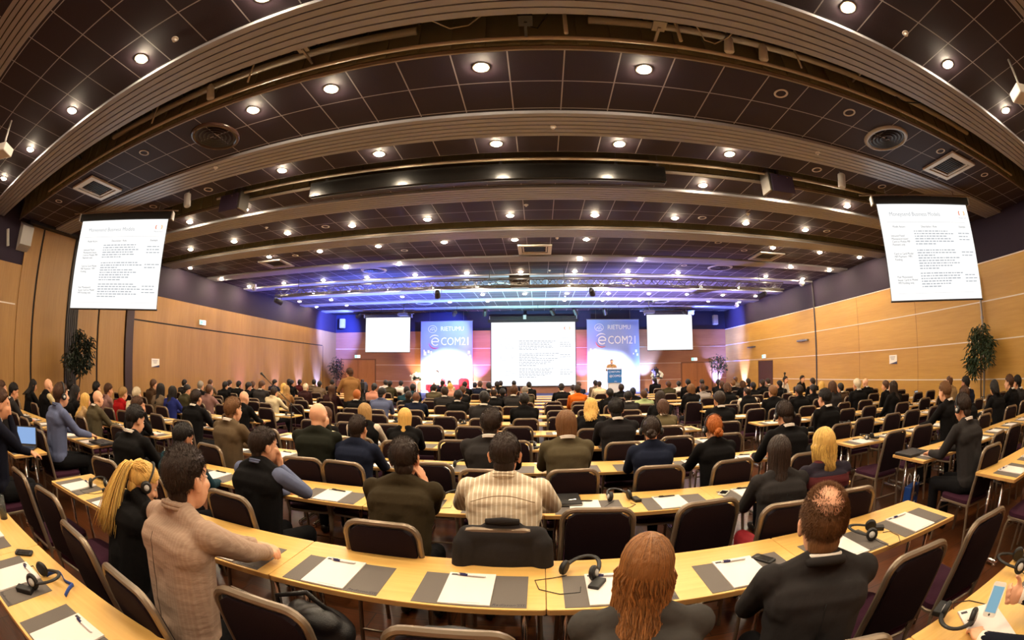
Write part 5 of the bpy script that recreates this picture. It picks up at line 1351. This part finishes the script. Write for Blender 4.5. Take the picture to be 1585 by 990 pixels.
for q, (nm, P, m_) in enumerate((('taupe', [(-.045+.004*sin(k), 1.03-.03*k) for k in range(16)], mat('seam dark', (84, 66, 54), .9)), ('white striped', [(-.17+.02*k, 1.035-.0005*(k-8.5)**2) for k in range(18)], mat('seam beige', (150, 128, 100), .9)), ('thinning', [(0, 1.0-.03*k) for k in range(15)], mat('seam black', (12, 11, 11), .9)), ('dark blazer', [(0, .99-.03*k) for k in range(14)], mat('seam black', (12, 11, 11), .9)))):
    r_ = [o for o in bpy.data.objects if o.type == 'EMPTY' and o.get('category') == 'person' and nm in o['label']][0]
    t_ = [c for c in r_.children if c.name.startswith(('shirt', 'jacket'))][0]; seam(r_, t_.data, P, m_)
# people of the rows
def srt(k): return sorted([p for p in ppl if p[3] == k])
for k in range(0, 14):
    for i, p in enumerate(srt(k)):
        x, y, z, _, st, hc, top, kind, v, hs = p; random.seed(int(x*100)+k)
        sk = 3 if hc == 'dark' else random.choice((0, 0, 1, 1, 2 if hc == 'black' else 0))
        root, ps = person(x, y, z, st, hc if hc != 'none' else 'brown', top, kind, v, f'{look(st, hc, top, kind)}, {ordn(i)} from left in {ordn(k)} row', 1 if k <= 3 else 2, sk, radians(random.uniform(-9, 9)))
        if hs: headset_on(root, ps)
        if k <= 2: face_parts(root, ps)
        HEROES.append((root.location.x, root.location.y, root.rotation_euler.z, k))
# people who stand or sit elsewhere
hero('person speaking at the blue lectern in a tan jacket', (3.50, 21.0, 1.60), Pose(stand=True, lean=.04, L=(-.2, .34, 1.2), R=(.2, .34, 1.2)), 'short', 'darkbrown', 'tan', 'suit', 1, pi, vox=.016)[0].location.z = .48
hero('person in a light top seated in a red armchair on the stage', (-4.82, 20.75, 1.16), Pose(lean=.0, L=(-.12, .3, .66), R=(.12, .3, .66)), 'short', 'darkbrown', 'cream', 'plain', 1, pi-.3, vox=.016)[0].location.z = .44
hero('person standing with a video camera in the left aisle, tan jacket', (-4.43, 9.75, 1.62), Pose(stand=True, lean=.02, head=(10, -10, 0), L=(-.2, .3, 1.3), R=(.16, .32, 1.3)), 'short', 'brown', 'tan', 'plain', 0, radians(40), vox=.014, face=True)
for x, y, l in ((8.5, 13.42, 'person in white and black facing the hall beside the right wall, left one'), (9.27, 13.42, 'person in dark clothes facing the hall beside the right wall, right one')):
    hero(l, (x, y, 1.2), Pose(L=(-.12, .3, .66), R=(.12, .3, .66)), 'short', 'darkbrown', 'white' if x < 9 else 'black', 'plain', 0, pi+.4, vox=.02)
    HEROES.append((x, y, pi+.4, 10))
# chairs under everybody, then the empty ones -----------------------------
taken = {}
for k in sorted({h[3] for h in HEROES}):
    hs_ = sorted(h for h in HEROES if h[3] == k)
    cx = [h[0] for h in hs_]
    for _i in range(30):
        for a in range(len(cx)-1):
            if cx[a+1]-cx[a] < .475: m_ = (.476-cx[a+1]+cx[a])/2; cx[a] -= m_; cx[a+1] += m_
    for i, (x, y, rz, _) in enumerate(hs_):
        x = cx[i]
        chair(x, y-.0, rz, f'occupied banquet chair, {ordn(i)} from left among taken ones, {rowname(k)}', far=k >= 5)
        taken.setdefault(k, []).append(x)
ALLOW_EMPTY = 9
for block, k, idx, x in SEATS:
    t_ = any(abs(x-q) < .46 for q in taken.get(k, []))
    if not t_ and 0 <= k < ALLOW_EMPTY:
        random.seed(k*100+idx); chair(x+random.uniform(-.02, .02), ROW(k)-.17+random.uniform(-.03, .02), radians(random.uniform(-5, 5)), f'empty banquet chair, {ordn(idx)} from left, {block} block, {rowname(k)}', far=k >= 5)
    near_ = any(abs(x-q) < .2 for q in taken.get(k, []))
    if k <= 8:
        if k == -1 and idx in (7, 8): continue
        set_place(block, k, idx, x, mats=k <= 5, pen=True)
_p = obj('notepad', pad_me, pad_m, None, (1.58, .60, .752)); _p.rotation_euler = (0, 0, -.5); tag(_p, 'white notepad turned askew under the hands holding a phone', 'notepad', 'white notepads'); obj('printed_logo', logo_me, ink_b, _p)
# loose things on tables and chairs ---------------------------------------
def headset(x, y, rz, label, z=.75, cable=True):
    e = empty('headset', (x, y, z), rz, label, 'headset', 'headsets on tables')
    t = radians(9); B = [(.078*cos(a), .135*sin(a)*cos(t), .034+.135*sin(a)*sin(t)) for a in [pi*k/14 for k in range(15)]]
    MB().tube(B, .0065, 6, flat=1.8).build('headband', black, e, smooth=True)
    for s in (-1, 1):
        R = Matrix.Rotation(s*pi/2*.9, 3, 'Y'); c = (s*.06, -.012, .038)
        o = MB().lathe([(0, 0), (.030, 0), (.036, .006), (.037, .018), (.030, .026), (0, .027)], 18, c, R).build('ear_cup', black, e, auto=True)
        MB().lathe([(0, .026), (.019, .026), (.017, .031), (0, .0315)], 16, c, R).build('ear_plate', grey_p, o, smooth=True)
    if cable: MB().tube([(-.05, -.03, .01), (-.1, -.07, .003), (-.16, -.13, .003), (-.1, -.2, .003), (.0, -.2, .003), (.07, -.15, .003), (.05, -.1, .003)], .0022, 5).build('cable', black, e, smooth=True)
    MB().box((.11, -.06, .012), (.05, .1, .024)).build('receiver', black, e, bevel=.005)
    KIDS[e.name] = list(e.children)
    return e
for x, y, rz, l in ((.19, 1.86, -.5, 'black headset with silver ear plates left of the auburn-haired person'), (1.8, 1.74, .9, 'black headset and receiver right of the dark-suited thinning-haired person'), (-3.23, 1.86, .8, 'black headset at the left end of the nearest full table row'), (-.62, 3.06, -.3, 'black headset left of the white striped shirt'), (.58, 3.08, .2, 'black headset right of the black portfolio'), (-2.0, .62, -.9, 'black headset with blue lanyard on the cut-off table at lower left'), (2.12, .76, .6, 'black headset at the right end of the cut-off table'), (1.49, .735, 1.9, 'black headset with cable beside the held phone')):
    headset(x, y, rz, l)
random.seed(12)
hx = [(b, k, i, x) for b, k, i, x in SEATS if k in (2, 3, 4, 5) and not any(abs(x-q) < .3 for q in taken.get(k, [])) and (i*7+k*3) % 2 == 0]
for b, k, i, x in hx: headset(x+.16, ROW(k)+.2, random.uniform(-1, 1), f'black headset, {ordn(i)} seat from left, {b} block, {rowname(k)}', cable=False)
def phone(x, y, z, rot, label, white=False, lit=False):
    e = empty('smartphone', (x, y, z), 0, label, 'phone'); e.rotation_euler = rot
    MB().prism(rrect(.064, .125, .011, 4), 0, .009).build('case', white_p if white else black, e, bevel=.001)
    MB().box((0, 0, .0095), (.054, .092, .001)).build('display', emit('phone display', (.35, .62, .75), .7) if lit else blackgl, e)
    MB().lathe([(0, .009), (.005, .009), (.005, .0098), (0, .0098)], 10, (0, -.054, 0)).build('button', dgrey, e)
phone(1.10, 1.80, .753, (0, 0, .5), 'black phone on the placemat left of the dark-suited thinning-haired person'); phone(1.39, 3.02, .753, (0, 0, -.7), 'white phone on the placemat left of the dark blazer', True)
phone(-2.38, .68, .753, (0, 0, -.7), 'black phone on the cut-off table at lower left'); _n = Vector((-.83, -.32, .45)).normalized(); _y = (Vector((.25, .1, 1))-_n*_n.dot(Vector((.25, .1, 1)))).normalized(); _e = Matrix((_y.cross(_n), _y, _n)).transposed().to_euler()
phone(1.545, .60, .875, _e, 'white phone with lit screen in the hands at lower right', True, True)
phone(4.2, 2.93, .753, (0, 0, 1.2), 'black phone beside the grey-suited writer in the right block')
def flatbox(name, x, y, z, s, rz, m, label, cat, bev=.006):
    o = MB().box((0, 0, s[2]/2), s).build(name, m, None, loc=(x, y, z), bevel=bev); o.rotation_euler = (0, 0, rz); return tag(o, label, cat)
leath = mat('black leather', (20, 18, 19), .45, bump=.15, bscale=200)
for x, y, l in ((.13, 3.08, 'black zipped portfolio beside the white striped shirt'), (3.78, 3.12, 'black portfolio at the aisle end of the right block second table'), (-4.98, 3.02, 'dark portfolio at the aisle end of the left block second table')):
    o = flatbox('portfolio', x, y, .75, (.34, .26, .03), .03, leath, l, 'portfolio'); MB().tube([(-.16, -.125, .016), (.165, -.13, .016), (.17, .12, .016)], .003, 5).build('zipper', steel, o)
    MB().tube([(.08, -.06, .031), (.13, -.05, .033)], .004, 6).build('pull_tab', chrome, o)
flatbox('remote_receiver', -3.05, 1.86, .752, (.045, .14, .022), -1.1, black, 'black receiver box beside the headset at the left end of the nearest row', 'receiver')
MB_ = MB().lathe([(0, 0), (.032, 0), (.038, .14), (.036, .14), (.031, .006), (0, .006)], 20); gm = mat('clear glass', (235, 240, 240), .05)
gm.node_tree.nodes['Principled BSDF'].inputs['Transmission Weight'].default_value = .95; o = MB_.build('drinking_glass', gm, loc=(-3.0, .76, .75), smooth=True); tag(o, 'clear drinking glass on the cut-off table at far lower left', 'glass')
o = MB().tube([(.26*k/20, .09*sin(k*.16)+.02*sin(k*.5), .005+.02*max(0, sin(k*.45))) for k in range(21)], [.009]*21, 6, flat=.3).build('lanyard', mat('blue lanyard', (36, 70, 150), .7), loc=(-2.05, .68, .752), smooth=True); tag(o, 'blue lanyard beside the headset at lower left', 'lanyard')
def laptop(x, y, z, rz, label, lit=(.35, .55, .95), w=.32):
    e = empty('laptop', (x, y, z), rz, label, 'laptop'); MB().box((0, 0, .01), (w, .22, .018)).build('keyboard_base', dgrey, e, bevel=.004)
    b = MB(); [b.box((-w*.42+w*.084*c, -.05+.028*r, .0195), (w*.07, .02, .003)) for c in range(11) for r in range(4)]; b.build('keys', black, e)
    R = Matrix.Rotation(-.32, 4, 'X'); R.translation = (0, .11, .02); l = MB().box((0, 0, .105), (w, .01, .21)).xf(R).build('lid', dgrey, e); MB().box((0, -.006, .108), (w*.9, .002, .18)).xf(R).build('display', emit('laptop display %s' % (lit,), lit, .8), l)
laptop(-5.2, 1.84, .75, .9, 'open laptop with a blue screen at the end of the left block'); laptop(4.0, 10.55, .75, .2, 'open laptop with a pale blue screen in the right block near the stage', (.55, .8, 1)); laptop(9.0, 7.2, .75, .4, 'open laptop near the right wall', (.5, .55, .6))
def gift_bag(x, y, rz, label):
    e = empty('gift_bag', (x, y, 0), rz, label, 'bag'); m = mat('blue glossy paper', (24, 70, 150), .35)
    MB().prism([(-.13, 0), (.13, 0), (.14, .34), (-.14, .34)], -.05, .05, 'xz').build('bag_body', m, e, bevel=.003)
    for s in (-1, 1): MB().tube([(-.06, s*.05, .33), (-.055, s*.06, .42), (0, s*.065, .46), (.055, s*.06, .42), (.06, s*.05, .33)], .005, 6).build('handle', white_p, e, smooth=True)
    b = MB(); P = [(-.0+.05*cos(a), -.052, .2+.06*sin(a)) for a in [.5+5*k/12 for k in range(13)]]; b.tube(P, .009, 5).tube([(-.09, -.052, .09), (.08, -.052, .1)], .006, 5).build('white_print', white_p, e)
gift_bag(4.1, 3.3, .3, 'blue paper bag with white print on the floor under the right block'); gift_bag(-5.35, 3.05, -.4, 'blue paper bag on the floor under the left block')
# handbag with a chain on an empty chair, soft bag on the next one
e = empty('handbag', (-.3, 1.40, .487), 0, 'black handbag with a gold chain strap on an empty chair, bottom middle', 'bag')
obj('bag_body', blob('bag_body', [('e', (0, 0, .13), (.17, .08, .13)), ('c', (-.12, 0, .05), .06, (.12, 0, .05), .06), ('c', (-.1, 0, .2), .05, (.1, 0, .2), .05)], .014, 3), leath, e)
gold = mat('gold chain', (196, 140, 80), .25, 1.); b = MB()
for k in range(26):
    t_ = k/25; p = Vector((-.14+.28*t_, -.05, .27-.09*sin(pi*t_))); a = k*pi/2
    b.tube([p+Vector((.008*cos(2*pi*j/8), .005*sin(2*pi*j/8)*cos(a), .005*sin(2*pi*j/8)*sin(a))) for j in range(8)], .0022, 4, closed=True)
b.build('chain_strap', gold, e, smooth=True)
for s in (-1, 1): MB().tube([(s*.14+.014*cos(2*pi*j/10), -.05, .26+.02*sin(2*pi*j/10)) for j in range(10)], .003, 5, closed=True).build('ring', gold, e, smooth=True)
o = obj('shoulder_bag', blob('shoulder_bag', [('e', (0, 0, .12), (.18, .13, .11)), ('c', (-.1, .05, .16), .06, (.12, -.02, .14), .07), ('e', (.05, -.05, .2), (.1, .07, .06))], .014, 2), leath, None, (-.9, 1.42, .487)); tag(o, 'soft black shoulder bag on the empty chair left of the handbag', 'bag')
MB().tube([(-.14, -.05, .14), (-.12, -.08, .3), (.02, -.06, .34), (.12, .0, .2)], .012, 7, flat=.4).build('strap', leath, o, smooth=True)
# clothes over chair backs
def draped(x, y, fab, label, name='draped_jacket'):
    o = obj(name, blob(name, [('c', (-.17, -.29, .90), .05, (.17, -.29, .90), .05), ('e', (0, -.30, .74), (.225, .055, .2)), ('c', (-.19, -.31, .86), .055, (-.22, -.33, .52), .05), ('c', (.19, -.31, .86), .055, (.21, -.33, .5), .05), ('e', (0, -.22, .8), (.2, .03, .14)), ('c', (-.07, -.285, .95), .025, (.07, -.285, .95), .025)], .013, 3), fab, None, (x, y, 0)); tag(o, label, 'jacket')
    MB().tube([(-.08, -.30, .975), (0, -.315, .985), (.08, -.30, .975)], [.014, .018, .014], 7).build('collar', fab, o, smooth=True)
draped(HEROES[2][0]+.02, HEROES[2][1]+.01, FAB['darkgrey'], 'dark jacket draped over the chair of the white striped shirt')
draped(-2.35, ROW(3)-.30, FAB['cream'], 'cream jacket draped over a chair back behind the bald person')
# stands and cameras
def mic_stand(x, y, tip, label):
    e = empty('microphone_stand', (x, y, 0), 0, label, 'microphone stand'); t_ = Vector(tip)-Vector((x, y, 0))
    for k in range(3): a = k*2.094+.4; MB().tube([(0, 0, .14), (.28*cos(a), .28*sin(a), .01)], .009, 6).build('leg', black, e)
    MB().tube([(0, 0, .1), (0, 0, 1.05)], .011, 7).build('pole', black, e); d = t_-Vector((0, 0, 1.05))
    MB().tube([Vector((0, 0, 1.05))-d*.35, t_-d*.12], .008, 6).build('boom', black, e)
    MB().cap(t_-d*.14, .012, t_-d*.02, .02, 8).ell(t_, (.028,)*3, None, 10, 7).build('microphone', black, e, smooth=True)
mic_stand(-4.6, 7.3, (-5.25, 7.2, 1.6), 'microphone on a boom stand in the left aisle'); mic_stand(5.45, 8.7, (5.5, 8.72, 1.52), 'dark microphone stand rising among the right block')
def camcorder(x, y, z, rz, label):
    e = empty('video_camera', (x, y, 0), rz, label, 'video camera')
    MB().box((0, 0, z), (.16, .34, .2)).build('camera_body', black, e, bevel=.02); MB().lathe([(.05, 0), (.055, .14), (.07, .16), (.07, .2), (0, .2)], 14, (0, .16, z), Matrix.Rotation(-pi/2, 3, 'X')).build('lens', black, e, auto=True)
    MB().box((0, -.02, z+.15), (.04, .22, .03)).box((0, .08, z+.12), (.03, .03, .06)).box((0, -.12, z+.12), (.03, .03, .06)).build('top_handle', black, e); MB().box((-.12, -.14, z+.04), (.07, .1, .08)).build('viewfinder', black, e, bevel=.01)
    for k in range(3): a = k*2.094+.6; MB().tube([(0, 0, z-.16), (.38*cos(a), .38*sin(a), .01)], .018, 7).build('leg', black, e)
    MB().box((0, 0, z-.13), (.1, .12, .08)).build('tripod_head', dgrey, e, bevel=.01)
camcorder(-4.4, 10.5, 1.3, .2, 'video camera on a tripod in the left aisle before the standing operator'); camcorder(4.9, 18.1, 1.62, .1, 'video camera on a tripod by the flowers near the stage')
for x, y, rz, l in ((.12, 4.35, .35, 'magazine and papers lying on the third full table beside the olive grey jacket'), (1.95, 4.3, -.3, 'stack of papers at the right end of the middle block third table'), (1.0, 4.3, .1, 'open booklet on the third full table right of the navy sweater')):
    o = flatbox('papers', x, y, .752, (.25, .3, .008), rz, paper, l, 'papers', .002); MB().box((.02, .03, .0095), (.18, .12, .002)).build('printed_picture', mat('printed grey', (126, 112, 104), .6), o); MB().box((.01, -.02, .0125), (.22, .27, .004), Matrix.Rotation(.15, 3, 'Z')).build('loose_sheet', pad_m, o)
